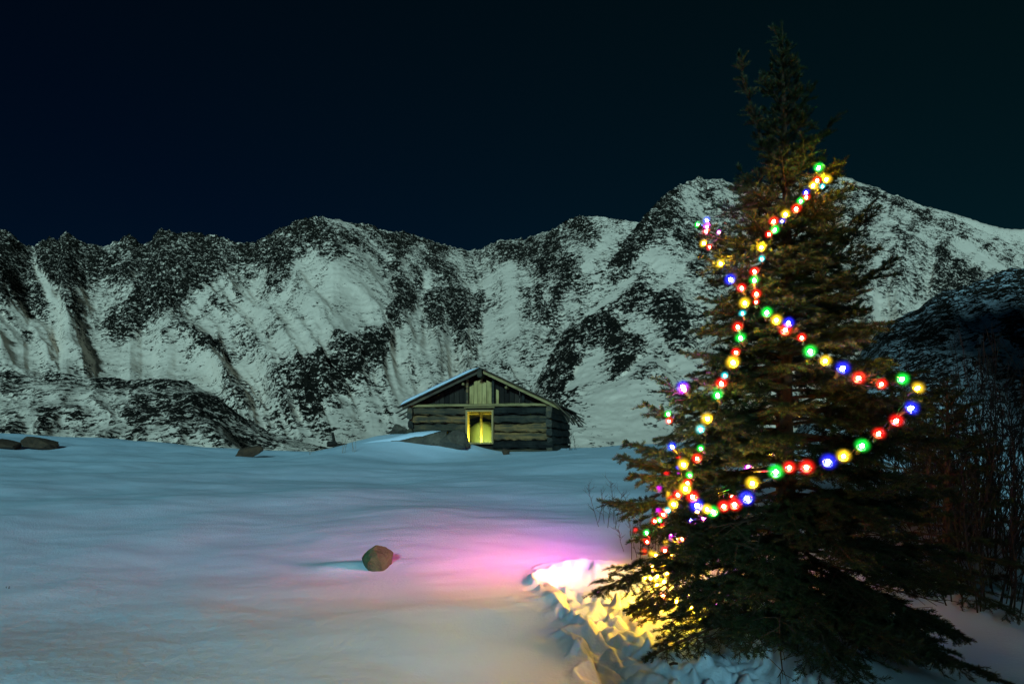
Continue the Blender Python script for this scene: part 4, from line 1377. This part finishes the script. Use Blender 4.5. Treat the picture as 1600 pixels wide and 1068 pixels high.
shade_spruce(0.95, -5.6, 11.0, 1.5, 1, 'tall unseen spruce added for shade close behind the viewpoint')
shade_spruce(-0.95, -5.6, 5.8, 0.9, 4, 'shorter unseen spruce added for shade behind the viewpoint on its left')
shade_spruce(2.4, -6.4, 10.5, 1.8, 2, 'tall unseen spruce added for shade behind the viewpoint, beside the slope')
shade_spruce(3.9, -5.2, 9.0, 1.6, 3, 'tall unseen spruce added for shade behind the viewpoint, farthest to the right')

# ------------------------------------------------------------------ light strings
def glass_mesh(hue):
    me = MB().lathe([(0.012, -0.026), (0.036, -0.018), (0.053, -0.002), (0.060, 0.018), (0.056, 0.038), (0.042, 0.057), (0.022, 0.070), (0.004, 0.077)], 14).mesh('bulb_' + hue, M['glass_' + hue], True)  # wider than a real bulb so the painted halo spreads round it
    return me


def core_mesh(hue):
    return MB().lathe([(0.003, 0.002), (0.009, 0.007), (0.012, 0.015), (0.009, 0.024), (0.003, 0.030)], 6).mesh('lamp_' + hue, M['core_' + hue], True)


SOCK = MB().lathe([(0.008, -0.055), (0.0125, -0.050), (0.014, -0.030), (0.022, -0.008), (0.026, 0.001), (0.020, -0.006)], 10).mesh('socket', M['socket'])
AIM_CUP = MB().lathe([(0.008, -0.055), (0.0125, -0.050), (0.016, -0.020), (0.034, 0.010), (0.038, 0.056), (0.034, 0.022), (0.012, -0.006)], 12).mesh('aim_cup', M['socket'])  # opaque cup added to steer a hidden lamp's light over the snow
HALO = {h: glass_mesh(h) for h in HUES}
CORE = {h: core_mesh(h) for h in HUES}
CORE_BRIGHT = {}
for h in HUES:
    CORE_BRIGHT[h] = CORE[h].copy(); CORE_BRIGHT[h].materials[0] = M['core_bright_' + h]
rb = random.Random(3)
for (lab, lst), bl in zip(STRINGS, BULBS):
    o0 = bl[0][0]
    root = empty('light_string', o0, 0, lab, 'string lights', 'Christmas light strings on the spruce')
    pts = []
    for i, (p, h, sc) in enumerate(bl):
        q = p - o0
        if i: 
            prev = bl[i - 1][0] - o0
            mid = (prev + q) / 2
            inw = Vector((TX, TY, 0)) - Vector((mid.x + o0.x, mid.y + o0.y, 0))
            inw.normalize()
            gap = (q - prev).length
            pts.append(mid + inw * min(0.05, 0.25 * gap) + Vector((0, 0, -0.10 * gap)))
        inw = Vector((TX, TY, 0)) - Vector((p.x, p.y, 0)); inw.normalize()
        pts.append(q + inw * 0.055 * sc)
        rot = (-inw + Vector((rb.uniform(-.45, .45), rb.uniform(-.45, .45), rb.uniform(0.5, 1.1)))).to_track_quat('Z', 'Y')
        b = obj('bulb', HALO[h], root, q)
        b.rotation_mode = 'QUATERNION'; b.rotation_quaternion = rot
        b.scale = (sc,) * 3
        b['label'] = 'glowing ' + h + ' bulb'
        obj('lamp', CORE_BRIGHT[h] if bl is BULBS[2] and BRIGHT.get(i) in (1, 2) else CORE[h], b)
        br = bl is BULBS[2] and BRIGHT.get(i) in (1, 3)
        if br:
            aim = {'yellow': (-0.95, 0.28, 0.05), 'red': (-0.88, 0.44, 0.12), 'magenta': (-0.72, 0.74, 0.16), 'blue': (-0.56, 0.92, 0.16)}[h] if BRIGHT[i] == 1 else (-1, 0.25, 0.1)
            b.rotation_quaternion = (Vector(aim) + Vector((0, rb.uniform(-.14, .14), rb.uniform(-.05, .05)))).to_track_quat('Z', 'Y')
        obj('socket', AIM_CUP if br else SOCK, b)
    if lab.endswith('boughs of the spruce'):            # the loose end hangs down to the snow
        pass
    MB().tube(pts, [0.0020] * len(pts), 5).build('cable', M['cable'], root)


# ------------------------------------------------------------------ willow shrubs on the right
def willow(px, Y, h, n, spread, seed, label):
    r = random.Random(seed)
    X = (px - 800) / F * Y
    z0 = gz(X, Y)
    t = empty('willow_shrub', (X, Y, z0), 0, label, 'shrub', 'leafless willow shrubs right of the spruce')
    for k in range(n):
        m = MB()
        az = r.uniform(0, 6.283); rr = spread * math.sqrt(r.random()) * .5
        p = Vector((rr * math.cos(az), rr * math.sin(az) * .7, -0.1))
        d = Vector((math.cos(az) * .25 + r.uniform(-.2, .2), math.sin(az) * .2, 1)).normalized()
        hh = h * r.uniform(.55, 1.05)
        pts = [p]
        for s in range(6):
            d = (d + Vector((r.uniform(-.14, .14), r.uniform(-.1, .1), .06))).normalized()
            pts.append(pts[-1] + d * hh / 6)
        rad = r.uniform(.006, .010)
        m.tube(pts, [rad * (1 - .11 * i) for i in range(7)], 5)
        for j in range(13):
            i = r.randint(1, 5)
            q = pts[i].lerp(pts[i + 1], r.random())
            dd = ((pts[i + 1] - pts[i]).normalized() + Vector((r.uniform(-.8, .8), r.uniform(-.6, .6), r.uniform(-.1, .3)))).normalized()
            l = hh * r.uniform(.12, .32)
            q1 = q + dd * l * .5; q2 = q1 + (dd + Vector((r.uniform(-.3, .3), 0, .25))).normalized() * l * .5
            m.tube([q, q1, q2], [rad * .5, rad * .4, rad * .22], 3)
            for jj in range(2):
                e = q1 + ((q2 - q1).normalized() + Vector((r.uniform(-.8, .8), r.uniform(-.5, .5), .1))).normalized() * l * r.uniform(.2, .45)
                m.tube([q1, e], [rad * .3, rad * .18], 3)
        m.build('stem', M['willow'], t)


willow(1590, 7.6, 2.5, 44, 1.1, 1, 'tall leafless willow shrub cut by the right edge of the picture')
willow(1535, 8.2, 2.5, 40, 1.2, 2, 'tall leafless willow shrub just left of the one at the right edge')
willow(1480, 9.0, 2.3, 34, 1.2, 3, 'leafless willow shrub showing above the dark young spruce')
willow(1415, 9.4, 2.0, 32, 1.2, 4, 'leafless willow shrub seen through the right boughs of the decorated spruce')
willow(1560, 6.5, 1.5, 40, 1.1, 5, 'shorter dark willow shrub in front of the tall ones at right')
